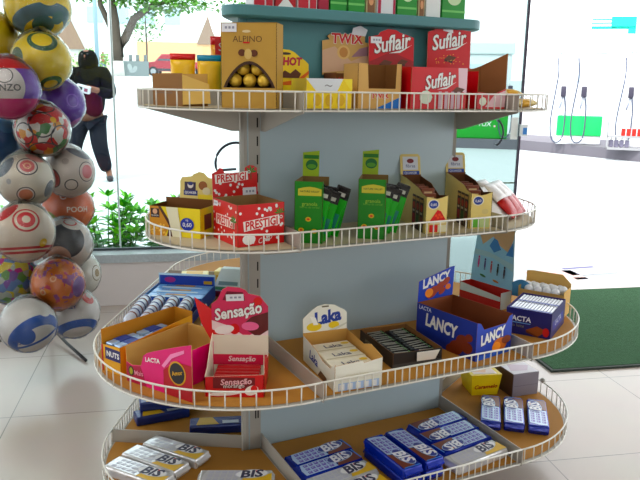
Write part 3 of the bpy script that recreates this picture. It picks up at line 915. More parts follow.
# green muesli-bar boxes
NV = M((20, 122, 40), 0.4)
def green_box(loc, rot, label, glabel, seed):
    t = thing('cereal_bar_box', label, 'display box', loc, rot)
    mb = MB(); fx = carton(mb, .072, .11, .158, NV, M((120, 96, 60), .8), right=[(0, 0), (.11, 0), (.11, .158), (.104, .158), (.085, .05), (.02, .03), (.012, .158), (0, .158)]); f = fx['front']
    f.poly(arc_top(.058, .013, .018, 10, .01) and [(.009 + x * .06, .122 + y) for x, y in ((0, 0), (1, 0), (1, .017), (.75, .021), (.5, .023), (.25, .021), (0, .017))], M((196, 186, 90)))
    f.text('NATURE VALLEY', .039, .133, .05, M((20, 90, 40)), bold=.02)
    f.text('granola', .039, .1, .04, M((160, 190, 90)))
    f.text('barras de cereal', .039, .093, .05, M((120, 170, 80)))
    for a, b in ((.036, .062), (.018, .034), (.052, .032)):
        f.ell(a, b, .0075, .006, M((206, 176, 50))); f.ell(a, b, .004, .003, M((190, 70, 40)))
    mb.build('tray', t)
    mb = MB(); f = header(mb, .072, .11, .158, [(0, 0), (.044, 0), (.044, .068), (0, .062)], 2, M((150, 176, 60)), DGREEN)
    f.ell(.024, .03, .016, .014, M((30, 100, 50))); f.ell(.024, .026, .012, .006, M((90, 150, 60))); f.rect(.003, .046, .043, .056, M((40, 110, 40)))
    mb.build('header_card', t)
    # bars leaning out at the right side
    mb = MB(); mb.rbox((-.018, -.0045, 0), (.018, .0045, .132), foil((46, 160, 50), .3, .6, 40, .1), .002)
    mb.rbox((-.0183, -.0048, .1), (.0183, .0048, .134), foil((30, 28, 28), .25, .9, 60, .15), .002); mb.box((-.013, -.005, .05), (.0, .005, .09), M((206, 214, 70))); mb.box((.002, -.005, .02), (.013, .005, .06), M((40, 120, 110))); mb.box((-.012, -.0052, .108), (.01, .0052, .118), M((190, 190, 180)))
    o = solo(mb, 'cereal_bar', glabel, 'cereal bar', group=glabel.replace('green and black wrapped bar', 'green bars'))
    sp = []
    rr = random.Random(seed)
    for i in range(10):
        lx = (-.014 + .014 * (i % 3)) if i < 5 else (.014 + .008 * (i - 5)); ly = (-.03 + .017 * i) if i < 5 else (-.036 + .02 * (i - 5))
        p = to_world(loc[0], loc[1], rot, lx, ly)
        ln = 0 if i < 5 else math.radians((12, 17, 9, 19, 14)[i - 5])
        z = loc[2] + .003 + (.004 * (i % 3))
        sp.append(((p.x, p.y, z), (0, ln, math.radians(rot + rr.uniform(-4, 4)))))
    copies(o, sp)
green_box((-.022, 1.815, S2 + .002), -9, 'tall green cereal-bar box standing next to the red dotted box', 'green and black wrapped bar leaning out of the left tall green box', 1)
green_box((.141, 1.878, S2 + .002), -8, 'tall green cereal-bar box in the middle of the second shelf, by the beige boxes', 'green and black wrapped bar leaning out of the right tall green box', 2)

# beige cereal-bar boxes with cut-away side
def beige_box(loc, rot, label, pic, hw, glabel):
    t = thing('cereal_bar_box', label, 'display box', loc, rot)
    mb = MB(); w, d, h = .064, .222, .102
    fr = [(0, 0), (w, 0), (w, h + .004), (w * .75, h - .002), (w * .5, h - .006), (w * .25, h - .003), (0, h)]
    lf = [(0, 0), (d, 0), (d, h), (d - .03, h + .004), (d - .06, h + .016), (.06, h + .03), (0, h + .034)]
    rt = [(0, 0), (d, 0), (d, h + .03), (d * .6, h + .02), (d * .3, h - .006), (0, h + .004)]
    fx = carton(mb, w, d, h, QC, M((100, 62, 34), .8), front=fr, left=lf, right=rt, back=[(0, 0), (w, 0), (w, h + .034), (0, h + .034)])
    f = fx['front']; f.ell(.022, .081, .017, .014, M((232, 226, 206))); f.ell(.022, .081, .0135, .0115, M((36, 60, 140))); f.text('0,60', .022, .08, .018, WHITE, bold=.01)
    if pic == 'red':
        f.poly([(.012, .034), (.034, .066), (.044, .062), (.06, .036)], M((206, 50, 40))); f.poly([(.012, .034), (.06, .036), (.058, .028), (.014, .026)], M((238, 226, 190)))
        f.dots([(.03, .05), (.04, .052), (.036, .044), (.046, .046)], M((230, 90, 60)), .004); f.rect(.012, .004, .036, .024, M((206, 60, 50))); f.rect(.036, .004, .062, .024, M((230, 224, 190)))
    else:
        f.rect(.008, .004, .03, .03, M((110, 180, 80))); f.rect(.03, .004, .058, .03, M((190, 206, 150))); f.ell(.044, .05, .01, .008, M((214, 196, 140)))
    f = fx['left']
    for i, c in enumerate(((150, 40, 40), (60, 100, 50), (120, 60, 40))):
        a = .115 + i * .033
        f.rect(a, .0, a + .028, .096, M((58, 40, 30))); f.rect(a + .004, .016, a + .024, .042, M(c)); f.ell(a + .014, .066, .010, .010, M((170, 70, 50))); f.rect(a + .002, .082, a + .026, .09, M((200, 160, 100))); f.rect(a + .006, .048, a + .022, .054, M((200, 190, 170)))
    mb.build('tray', t)
    mb = MB(); f = header(mb, w, d, h + .03, [(0, 0), (w, 0), (w, .058), (w - .006, .066), (0, .066)], 14, QC, CARD)
    f.rect(.008, .0, w - .004, .015, M((40, 70, 150))); f.text('QUAKER', w / 2, .008, .04, WHITE)
    f.rect(.008, .018, w - .008, .058, M((222, 224, 228))); f.ell(w / 2, .045, .011, .007, M((120, 40, 44))); f.text('fibras', w / 2, .03, .03, M((70, 80, 130)))
    mb.build('header_card', t)
    mb = MB(); mb.rbox((-.02, -.005, 0), (.02, .005, .1), foil((120, 66, 46), .35, .5, 40, .05), .002); mb.box((-.012, -.0056, .06), (.012, .0056, .09), M((206, 180, 140)))
    o = solo(mb, 'cereal_bar', glabel, 'cereal bar', group=glabel + 's')
    sp = []
    for i in range(7):
        p = to_world(loc[0], loc[1], rot, .002 * (i % 3), -.06 + i * .021); sp.append(((p.x, p.y, loc[2] + .003 + .012 * (i % 2)), (-.12, 0, math.radians(rot))))
    copies(o, sp)
beige_box((0.295, 2.020, S2 + .002), 12.5, 'beige cereal-bar box with red tart picture on the second shelf', 'red', 0, 'brown wrapped cereal bar in the box with the red tart picture')
beige_box((0.440, 2.100, S2 + .002), 9.5, 'beige cereal-bar box with green patch at the right end of the second shelf', 'green', 0, 'brown wrapped cereal bar in the box with the green patch')

# red and white sachets in the right corner basket
SW = foil((226, 222, 220), .35, .5, 30, .05)
def sachet(m1, m2):
    mb = MB(); rings = []
    for i in range(9):
        u = i / 8; e = math.sin(PI * u) ** .6
        rings.append([Vector((.04 * math.cos(q), (.002 + .013 * e) * math.sin(q), .135 * u)) for q in [2 * PI * j / 14 for j in range(14)]])
    mb.loft(rings[:5], m1); mb.loft(rings[4:], m2)
    return mb
o = solo(sachet(SW, SW), 'sachet', 'white sachet leaning in the right basket of the second shelf', 'sachet', group='white sachets in the basket', smooth=True)
copies(o, [((.535, 2.09, S2 + .01), (-.95, 0, .62)), ((.553, 2.125, S2 + .01), (-.95, 0, .62)), ((.571, 2.16, S2 + .01), (-.95, 0, .65)), ((.588, 2.195, S2 + .01), (-.95, 0, .65))])
o = solo(sachet(foil((176, 26, 44), .35, .5, 30, .05), SW), 'sachet', 'red and white sachet leaning at the outer right of the second shelf basket', 'sachet', group='red sachets in the basket', smooth=True)
copies(o, [((.606, 2.152, S2 + .01), (-.8, 0, 1.0)), ((.628, 2.185, S2 + .01), (-.8, 0, 1.0)), ((.645, 2.222, S2 + .01), (-.8, 0, 1.0)), ((.6, 2.235, S2 + .01), (-.8, 0, 1.0))])

# ================================================================== THIRD TIER
SENR = M((192, 26, 50), .4)
t = thing('chocolate_box', 'red and pink strawberry chocolate display with shaped header on the left of the third shelf', 'display box', (-0.198, 1.634, S3 + .002), 0)
mb = MB(); w, d, h = .142, .13, .07
fx = carton(mb, w, d, h, SENR, M((226, 214, 196), .7), front=[(0, 0), (w, 0), (w, .058), (0, .05)], left=[(0, 0), (d, 0), (d, .05), (d * .7, .06), (d * .3, .1), (0, .115)], right=[(0, 0), (d, 0), (d, .058), (d * .6, .07), (0, .11)], back=[(0, 0), (w, 0), (w, .11), (0, .11)])
f = fx['front']; f.rect(.02, .022, .12, .05, M((110, 20, 30))); f.text('Sensação', .075, .038, .075, M((236, 190, 196)), shear=.2, bold=.02, ang=.06); f.text('morango', .07, .026, .05, WHITE, ang=.05)
f.ell(.112, .018, .017, .012, M((240, 230, 224)), .4); f.ell(.118, .022, .008, .009, M((206, 30, 44))); f.ell(.05, .01, .04, .006, M((240, 224, 220)), .1)
f = fx['inback']; f.rect(0, .03, w, .058, M((206, 60, 84))); f.text('Sensação', .075, .045, .07, M((244, 220, 220)), shear=.2, bold=.02)
mb.build('tray', t)
mb = MB()
pts = [(0, -.035), (w, -.06), (w, .085), (w * .93, .098), (w * .86, .112), (w * .74, .116), (w * .66, .118), (w * .6, .128), (w * .5, .134), (w * .3, .136), (w * .2, .128), (w * .13, .108), (w * .1, .1), (0, .088)]
f = header(mb, w, d, .105, pts, -6, M((206, 70, 100)), CARD)
f.poly([(0, -.03), (w, -.055), (w, .0), (w * .6, -.02), (w * .3, 0.0), (0, .02)], M((200, 20, 44)))
f.poly([(0, .02), (w * .3, 0), (w * .6, -.02), (w, 0), (w, .03), (w * .6, .0), (w * .3, .03), (0, .045)], M((240, 214, 214)))
f.poly([(w * .2, .1), (w * .6, .1), (w * .56, .122), (w * .28, .124)], M((110, 20, 44)))
f.poly([(w * .52, .03), (w * .7, .055), (w, .07), (w, .02), (w * .8, .0)], M((96, 40, 40))); f.ell(w * .68, .03, .022, .012, M((236, 120, 160)))
f.ell(w * .4, .022, .013, .015, M((204, 30, 44))); f.ell(w * .82, .098, .011, .012, M((204, 30, 44))); f.ell(w * .22, .02, .025, .012, M((244, 232, 228)), .2)
f.text('Sensação', w * .47, .068, .122, WHITE, ang=.2, shear=.25, bold=.03, tall=1.3, outline=M((120, 10, 40)), ow=.025)
price(f, w * .42, .108, .044, .018, .05)
mb.build('header_card', t)
mb = MB(); mb.prism([(0, 0), (.0, .09), (-.055, .115), (-.035, .05)], (-w / 2 + .001, d / 2, .085), Vector((.9, -.43, 0)), (0, 0, 1), .0016, SENR, M((150, 20, 36))); mb.build('flap', t)
mb = MB(); mb.rbox((-.055, -.008, 0), (.055, .008, .012), foil((176, 24, 48), .3), .003)
o = solo(mb, 'chocolate_bar', 'red wrapped bar inside the strawberry chocolate display', 'chocolate bar', group='bars in the strawberry display')
copies(o, [((-0.198, 1.634 + y, S3 + .004 + z), (0, 0, 0)) for z in (0, .0125, .025) for y in (-.045, -.025, -.005, .015, .035)])

# pink egg box
t = thing('chocolate_box', 'magenta chocolate box with black and gold seal left of the strawberry display', 'display box', to_world(-0.478, 1.656, -33, .0775, .11) + Vector((0, 0, S3 + .002)), -33)
mb = MB(); w, d, h = .155, .22, .092
MG = M((214, 30, 118), .35)
frp = [(0, 0), (.222, 0), (.222, .142), (.19, .132), (.15, .118), (.1, .1), (.076, .09), (.062, .08), (.052, .052), (.02, .046), (0, .052)]
fx = carton(mb, w, d, h, MG, M((200, 160, 104), .8), front=frp, left=[(0, 0), (d, 0), (d, h), (0, h)])
f = fx['front']
f.poly([(0, 0), (.07, 0), (.06, .03), (.05, .05), (.02, .044), (0, .05)], M((170, 20, 70))); f.ell(.017, .03, .010, .013, M((60, 40, 30))); f.ell(.017, .03, .006, .009, M((170, 170, 50))); f.text('Mais', .044, .03, .03, M((236, 170, 190)), ang=.1, bold=.01)
f.poly([(.13, 0), (.222, 0), (.222, .09), (.17, .09), (.13, .06)], M((170, 10, 50))); f.poly([(.125, .07), (.155, .105), (.2, .125), (.2, .117), (.16, .096), (.133, .066)], M((240, 150, 190)))
f.text('LACTA', .094, .076, .05, WHITE, ang=.12, shear=.1, bold=.03)
f.ell(.176, .062, .028, .030, M((206, 160, 40)), n=24); f.ell(.176, .062, .024, .026, BLACK, n=24); f.text('Amor', .176, .063, .036, M((214, 170, 60)), ang=.3, bold=.02)
mb.build('tray', t)

# NUTS box
t = thing('chocolate_box', 'ochre chocolate box with dark blue lettering patch at the far left of the third shelf', 'display box', to_world(-0.560, 1.725, -36, .037, .125) + Vector((0, 0, S3 + .002)), -36)
mb = MB(); w, d, h = .074, .25, .11
fx = carton(mb, w, d, h, M((226, 172, 46)), M((190, 132, 40), .8), front=[(0, 0), (w, 0), (w, .075), (0, .07)], right=[(0, 0), (d, 0), (d, .1), (0, .075)])
f = fx['front']; f.rect(.014, .034, w, .066, M((30, 30, 90))); f.text('NUTS', .045, .05, .05, WHITE, bold=.03); f.rect(0, 0, .006, .07, M((190, 40, 40)))
mb.build('tray', t)
mb = MB(); mb.rbox((-.014, -.045, 0), (.014, .045, .018), foil((170, 196, 226), .28), .004); mb.box((-.0145, -.02, .004), (.0145, .02, .0186), M((40, 70, 150)))
o = solo(mb, 'chocolate_bar', 'pale blue wrapped bar in the ochre box', 'chocolate bar', group='bars in the ochre box')
copies(o, [(tuple(to_world(-0.560, 1.725, -36, .037 + x, y) + Vector((0, 0, S3 + .004 + z))), (0, 0, math.radians(-36))) for z in (0, .0187, .0374, .056) for x in (-.016, .016) for y in (.052, .15)])

# blue tray of biscuit rolls on the left corner and packs behind it
TBX, TBY, TBR = -0.488, 2.075, -4
t = thing('biscuit_tray', 'low blue tray of white biscuit rolls on the far left of the third shelf', 'tray', (TBX, TBY, S3 + .002), TBR)
mb = MB(); carton(mb, .19, .21, .03, M((40, 70, 160)), M((30, 40, 110))); mb.build('tray', t)
mb = MB(); FW = foil((206, 212, 226), .3, .6, 60, .1)
mb.loft([[Vector((.0195 * math.cos(q) * s, y, .0195 + .021 * math.sin(q) * s)) for q in [2 * PI * j / 16 for j in range(16)]] for y, s in ((-.092, .35), (-.086, .75), (-.08, 1), (.08, 1), (.086, .75), (.092, .35))], FW)
for k in range(6):
    y = -.07 + k * .026
    mb.loft([[Vector((.0199 * math.cos(q), y + dy + .01 * math.sin(q), .0195 + .0214 * math.sin(q))) for q in [PI * j / 12 for j in range(13)]] for dy in (0, .008)], M((40, 50, 120)) if k % 2 else M((110, 50, 50)), False, False)
o = solo(mb, 'biscuit_roll', 'white roll of biscuits lying in the blue tray', 'biscuit roll', group='biscuit rolls in the blue tray', smooth=True)
copies(o, [(tuple(to_world(TBX, TBY, TBR, -.069 + i * .046, 0) + Vector((0, 0, S3 + .006 + .022))), (math.radians(6), 0, math.radians(TBR))) for i in range(4)])
t = thing('biscuit_box', 'blue biscuit box with upright blue header behind the tray of rolls', 'display box', (-0.470, 2.29, S3 + .002), -6)
mb = MB(); fx = carton(mb, .2, .17, .05, M((44, 84, 176)), M((120, 160, 206), .7), back=[(0, 0), (.2, 0), (.2, .085), (0, .085)])
f = fx['inback']; f.rect(.004, .04, .196, .084, M((26, 56, 150))); f.ell(.04, .062, .02, .010, M((150, 50, 120))); f.rect(.0, .078, .2, .085, M((200, 224, 240))); f.rect(.16, .05, .19, .062, M((190, 150, 60)))
mb.build('tray', t)
mb = MB(); mb.rbox((-.095, -.026, 0), (.095, .026, .022), foil((110, 160, 214), .3, .5, 40, .1), .004)
f = Face(mb, (-.095, -.026, .022), (1, 0, 0), (0, 1, 0), .0006); f.rect(.02, .006, .16, .02, M((200, 220, 236))); f.rect(.06, .026, .13, .044, M((190, 150, 100))); f.text('biscoito', .06, .036, .06, DBLUE)
o = solo(mb, 'biscuit_pack', 'pale blue biscuit pack in the blue box with upright header', 'biscuit pack', group='biscuit packs in the blue box')
copies(o, [(tuple(to_world(-0.470, 2.29, -6, 0, y) + Vector((0, 0, S3 + z))), (0, 0, math.radians(-6))) for y, z in ((-.054, .004), (.0, .004), (.054, .004), (-.05, .0262), (.004, .0262), (.056, .0262))])
mb = MB(); mb.prism([(0, 0), (.03, 0), (.033, .08), (.02, .11), (.008, .1)], (0, 0, 0), (1, 0, 0), (0, .1, 1), .002, M((226, 226, 220)), M((190, 190, 180)))
solo(mb, 'card_flap', 'white pointed cardboard flap standing between blue packs and strawberry display', 'card', (-.345, 1.945, S3 + .002), (0, 0, .1))
t = thing('snack_box', 'green and white slanted snack carton beside the left upright', 'carton', (-0.315, 2.43, S3 + .002), -10)
mb = MB()
mb.loft([[Vector(p) for p in ((-.06, -.05, 0), (.06, -.05, 0), (.06, .05, 0), (-.06, .05, 0))], [Vector(p) for p in ((-.06, -.05, .02), (.06, -.05, .02), (.06, .05, .02), (-.06, .05, .02))]], M((120, 20, 40)))
mb.loft([[Vector(p) for p in ((-.056, -.046, .02), (.056, -.046, .02), (.056, .046, .02), (-.056, .046, .02))], [Vector(p) for p in ((-.035, .0, .09), (.045, .0, .09), (.045, .03, .09), (-.035, .03, .09))]], M((214, 226, 222)))
f = Face(mb, (-.056, -.046, .02), (1, 0, 0), (0, .55, .83), .0008); f.rect(.01, .004, .1, .016, M((60, 130, 80))); f.rect(.02, .022, .09, .036, M((120, 150, 150)))
mb.build('carton_body', t)
mb = MB(); mb.rbox((-.05, -.03, 0), (.05, .03, .05), M((236, 222, 160)), .004); f = Face(mb, (-.05, -.03, .0), (1, 0, 0), (0, 0, 1), .0006); f.rect(.01, .012, .09, .035, M((226, 190, 60))); f = Face(mb, (-.05, -.03, .05), (1, 0, 0), (0, 1, 0), .0006); f.rect(.02, .01, .08, .05, M((222, 176, 40)))
for i, (x, y, z, r, lab) in enumerate(((-.46, 2.52, .0, .1, 'cream and yellow packet, left one behind the blue header'), (-.34, 2.57, .0, -.2, 'cream and yellow packet, middle one behind the blue header'), (-.24, 2.63, 0, .3, 'cream and yellow packet, right one by the left upright'))):
    if i == 0:
        o0 = solo(mb, 'snack_packet', lab, 'packet', (x, y, S3 + .002), (0, 0, r), 'yellow packets on the back wing')
    else:
        o = copy_tree(o0); o.location = (x, y, S3 + .002); o.rotation_euler = (0, 0, r); o['label'] = lab

# white chocolate display
t = thing('chocolate_box', 'white chocolate display box with blue lettering on the third shelf', 'display box', (0.060, 1.733, S3 + .002), 21.8)
mb = MB(); w, d, h = .129, .222, .076
LW = M((232, 230, 218), .45)
lf = [(0, 0), (d, 0), (d, .07), (d - .03, .05), (d - .08, .05), (d * .45, .062), (0, .07)]
fx = carton(mb, w, d, h, LW, M((190, 148, 92), .8), front=[(0, 0), (w, 0), (w, .074), (w * .6, .066), (w * .55, .072), (0, .066)], left=lf, right=[(0, 0), (d, 0), (d, .075), (d * .5, .07), (d * .3, .085), (0, .075)])
f = fx['left']; f.text('Laka', .08, .034, .06, M((36, 60, 140)), ang=-.1, bold=.03, shear=.1); f.poly([(.11, 0), (.13, .02), (.17, .015), (.18, 0)], M((110, 80, 60)))
f = fx['front']; f.text('chocolate branco', .06, .04, .06, M((214, 206, 180))); f.rect(.01, .0, .12, .02, M((170, 190, 220)))
for i in range(5): f.rect(.012 + i * .022, .002, .026 + i * .022, .018, M((226, 226, 226))); f.k -= .0002
mb.build('tray', t)
mb = MB(); pts = [(0, -.07), (w, -.07), (w, .062), (w * .94, .07), (w * .86, .075), (w * .72, .086), (w * .5, .09), (w * .32, .086), (w * .2, .076), (0, .055)]
f = header(mb, w, d, .06, pts, 4, LW, CARD)
f.text('Laka', .072, .055, .08, M((36, 60, 140)), ang=.12, bold=.045, shear=.12, tall=1.1)
f.ell(.032, .03, .022, .012, M((226, 196, 90))); f.ell(.09, .03, .016, .010, M((226, 196, 90))); f.poly([(.06, .012), (.129, .034), (.129, .03), (.07, .004)], M((206, 204, 190))); f.rect(.055, .082, .075, .086, M((120, 110, 90)))
f.poly([(.02, .06), (.036, .056), (.044, .035), (.03, .035)], M((246, 244, 236)))
mb.build('header_card', t)
mb = MB(); mb.rbox((-.056, -.03, 0), (.056, .03, .012), foil((238, 232, 214), .3, .5, 50, .05), .003)
f = Face(mb, (-.056, -.03, .012), (1, 0, 0), (0, 1, 0), .0006); f.text('Laka', .056, .03, .05, M((90, 90, 110)), bold=.02); f.ell(.095, .04, .012, .008, M((226, 196, 100))); f.rect(.002, .004, .11, .009, M((200, 190, 160)))
o = solo(mb, 'chocolate_bar', 'white wrapped chocolate bar lying in the white display box', 'chocolate bar', group='bars in the white display')
sp = []
for k, y in enumerate((-.07, -.01, .05)):
    for l in range(4):
        p = to_world(0.060, 1.733, 21.8, 0.0, y + .006 * (l % 2)); sp.append(((p.x, p.y, S3 + .004 + l * .0124), (0, 0, math.radians(21.8 + (l % 2) * 2))))
copies(o, sp)

# black chocolate tray
t = thing('chocolate_box', 'shallow black tray of dark bars between the white display and the big blue box', 'tray', (0.229, 1.880, S3 + .002), 21.9)
mb = MB(); w, d, h = .15, .205, .042
fx = carton(mb, w, d, h, M((26, 24, 26), .4), M((120, 82, 48), .8)); f = fx['left']; f.text('amargo', .06, .02, .05, M((150, 150, 130)))
fr = fx['front']; fr.rect(.0, .0, w, .012, M((60, 60, 60)))
mb.build('tray', t)
mb = MB(); mb.prism([(0.0, .03), (.07, .03), (.062, .0), (.006, .0)], (-.01, -d / 2 - .004, .014), (1, 0, 0), (0, -.3, .95), .0012, M((232, 232, 226))); mb.build('paper_label', t)
mb = MB(); mb.rbox((-.033, -.0065, 0), (.033, .0065, .03), foil((34, 34, 36), .22, .8, 60, .2), .002); mb.box((-.02, -.003, .0296), (.02, .003, .0306), M((150, 150, 140))); mb.box((.022, -.006, .0297), (.026, .006, .0306), M((90, 130, 80)))
o = solo(mb, 'chocolate_bar', 'thin black wrapped bar standing in the shallow black tray', 'chocolate bar', group='bars in the black tray')
copies(o, [(tuple(to_world(0.229, 1.880, 21.9, x, -.09 + j * .0152) + Vector((0, 0, S3 + .004))), (random.uniform(-.12, .12), random.uniform(-.06, .06), math.radians(21.9 + random.uniform(-7, 7)))) for x in (-.036, .036) for j in range(13)])

# big blue box
LB = M((32, 62, 166), .4)
t = thing('chocolate_box', 'large blue chocolate box with an empty brown inside on the right of the third shelf', 'display box', (0.420, 1.955, S3 + .002), 36.8)
mb = MB(); w, d, h = .15, .23, .11
fx = carton(mb, w, d, h, LB, M((120, 66, 40), .85), front=[(0, 0), (w, 0), (w, h), (w * .9, h - .004), (w * .82, h - .022), (w * .2, h - .024), (w * .1, h - .004), (0, h)], back=[(0, 0), (w, 0), (w, h), (0, h)])
f = fx['left']; f.poly([(0, 0), (d, 0), (d, h), (0, h)], M((26, 44, 128)))
f.text('LANCY', .1, .066, .125, M((226, 222, 214)), ang=-.05, bold=.04, tall=1.35, shear=.05); f.text('LACTA', .034, .1, .05, M((206, 210, 226)), bold=.03)
for a, b, r in ((.16, .02, .026), (.18, .045, .022), (.2, .03, .02), (.205, .06, .014), (.14, .01, .018)):
    f.ell(a, b, r, r * .8, M((110, 46, 30)), .3); f.k -= .0001
f = fx['front']; f.text('LANCY', .07, .062, .105, WHITE, ang=.14, bold=.05, tall=1.3, shear=.12, outline=M((20, 30, 100)), ow=.03); f.ell(.1, .03, .03, .02, M((196, 110, 40))); f.ell(.085, .026, .018, .014, M((236, 150, 50))); f.ell(.126, .04, .02, .012, M((120, 60, 36))); f.rect(.0, .0, w, .012, M((40, 90, 190)))
mb.build('tray', t)
mb = MB(); pts = [(0, 0), (w, 0), (w, .078), (w * .8, .084), (0, .062)]
pts = [(0.0, 0), (w * .99, 0), (w * .99, .092), (w * .85, .09), (.0, .064)]
f = header(mb, w, d, h, pts, -2, LB, CARD)
f.text('LANCY', .075, .06, .118, WHITE, ang=.14, bold=.045, tall=1.1, shear=.1)
for a, b, r in ((.06, .022, .026), (.09, .035, .022), (.115, .048, .018), (.1, .02, .015)): f.ell(a, b, r, r * .6, M((150, 60, 36)), .5); f.k -= .0001
f.ell(.045, .022, .017, .014, M((226, 140, 50))); f.ell(.125, .03, .012, .009, M((214, 120, 50)))
mb.build('header_card', t)

# navy box filled with tablets, right corner
t = thing('chocolate_box', 'navy chocolate box filled with upright white tablets in the right corner of the third shelf', 'display box', (0.680, 2.115, S3 + .002), -30.4)
mb = MB(); w, d, h = .136, .185, .08
NVY = M((30, 28, 96), .4)
fx = carton(mb, w, d, h, NVY, M((60, 50, 110), .7)); f = fx['front']
f.text('LACTA', .042, .05, .068, WHITE, bold=.03, shear=.05); f.rect(.008, .036, .075, .038, LBLUE); f.text('ao leite', .036, .028, .04, M((150, 150, 110)))
f.poly([(.062, .018), (.095, .035), (.125, .024), (.1, .004)], M((140, 74, 36))); f.poly([(.062, .018), (.1, .004), (.1, 0), (.064, .01)], M((100, 50, 26))); f.ell(.122, .02, .01, .014, M((190, 40, 40)))
f = fx['right']; f.rect(.02, .02, .16, .05, M((50, 56, 150))); f.text('LACTA', .09, .04, .08, WHITE)
mb.build('tray', t)
mb = MB(); mb.rbox((-.004, -.04, 0), (.004, .04, .07), foil((222, 226, 236), .25, .4, 40, .15), .0015); mb.box((-.0042, -.036, .058), (.0042, -.024, .0705), M((90, 100, 170)))
o = solo(mb, 'chocolate_bar', 'white and blue tablet standing in the navy box', 'chocolate bar', group='tablets in the navy box')
copies(o, [(tuple(to_world(0.680, 2.115, -30.4, -.058 + .0097 * i, y) + Vector((0, 0, S3 + .009))), (0, 0, math.radians(-30.4))) for i in range(13) for y in (-.044, .044)])

# carton of white ball sweets
t = thing('candy_tray', 'tan cardboard box of white ball sweets behind the navy box', 'tray', (0.752, 2.272, S3 + .002), -33)
mb = MB(); w, d, h = .15, .085, .09
carton(mb, w, d, h, M((206, 170, 112), .8), M((206, 172, 116), .8), back=[(0, 0), (w, 0), (w, .125), (w - .02, .128), (.03, .128), (0, .1)], front=[(0, 0), (w, 0), (w, .08), (0, .08)])
mb.build('tray', t)
mb = MB(); mb.box((-w / 2 + .003, -d / 2 + .003, .06), (w / 2 - .003, d / 2 - .003, .0655), CARD); mb.build('inner_tray', t)
mb = MB(); mb.ball((0, 0, 0), .0145, M((236, 238, 242), .35), 16, 10)
o = solo(mb, 'ball_sweet', 'white ball-shaped sweet in the tan cardboard box', 'sweet', group='white ball sweets', smooth=True)
sp = []
for j, y in enumerate((-.025, .004, .027)):
    for i in range(4 if j != 1 else 5):
        sp.append((tuple(to_world(0.752, 2.272, -33, (-.045 if j != 1 else -.058) + i * .0295, y) + Vector((0, 0, S3 + .002 + .080 + (.004 if j == 1 else 0)))), (0, 0, 0)))
copies(o, sp)

# blue picture display behind the big blue box
t = thing('picture_display', 'tall pale blue cardboard display with tiny figures behind the large blue box', 'display box', (0.578, 2.371, S3 + .002), -53.7)
mb = MB(); w, d, h = .184, .055, .06
SKY = M((158, 206, 226), .5)
fx = carton(mb, w, d, h, M((206, 214, 214)), M((190, 60, 54), .6), front=[(0, 0), (w, 0), (w, .045), (0, .06)]); f = fx['front']; f.rect(0, .0, w, .03, M((176, 40, 40))); mb.build('tray', t)
mb = MB()
pts = [(0, -.05), (w, -.05), (w, .06), (w - .006, .12), (w - .012, .2), (w - .004, .262), (.004, .262), (.012, .2), (.006, .12), (0, .06)]
f = header(mb, w, d, .055, pts, 3, SKY, CARD)
f.poly([(.012, .262), (w - .012, .262), (w - .014, .18), (w - .03, .13), (w * .6, .15), (w * .45, .175), (.04, .14), (.015, .19)], M((206, 174, 132)))
f.poly([(w * .38, .14), (w * .48, .17), (w * .56, .165), (w * .66, .135), (w * .5, .12)], M((70, 130, 190))); f.poly([(w - .04, .12), (w - .015, .17), (w - .008, .12)], M((70, 130, 190)))
f.poly([(.006, .12), (w * .4, .118), (w - .006, .095), (w - .004, .07), (w * .5, .1), (.004, .1)], M((170, 206, 214)))
for i, c in enumerate(((190, 60, 120), (60, 50, 110), (190, 90, 90), (40, 60, 60), (50, 40, 60))):
    a = .03 + i * .029; b = .075 - i * .004
    f.ell(a, b + .018, .0035, .0045, M(c)); f.poly([(a - .004, b - .008), (a + .004, b - .008), (a + .003, b + .013), (a - .003, b + .013)], M(c)); f.poly([(a - .003, b - .02), (a - .001, b - .02), (a, b - .008), (a + .001, b - .02), (a + .003, b - .02), (a + .003, b - .006), (a - .003, b - .006)], M(c)); f.k -= .0004
f.k += .0006; f.ell(w * .3, .03, .014, .004, M((60, 120, 70)), -.2); f.ell(w * .62, .022, .014, .004, M((190, 120, 50)), -.2)
mb.build('header_card', t)
mb = MB(); mb.prism(arc_top(.07, .045, .06), (w / 2 - .002, d / 2 + .001, .045), Vector((.96, .28, 0)), (0, 0, 1), .0018, M((90, 150, 196)), CARD); mb.build('side_wing', t)

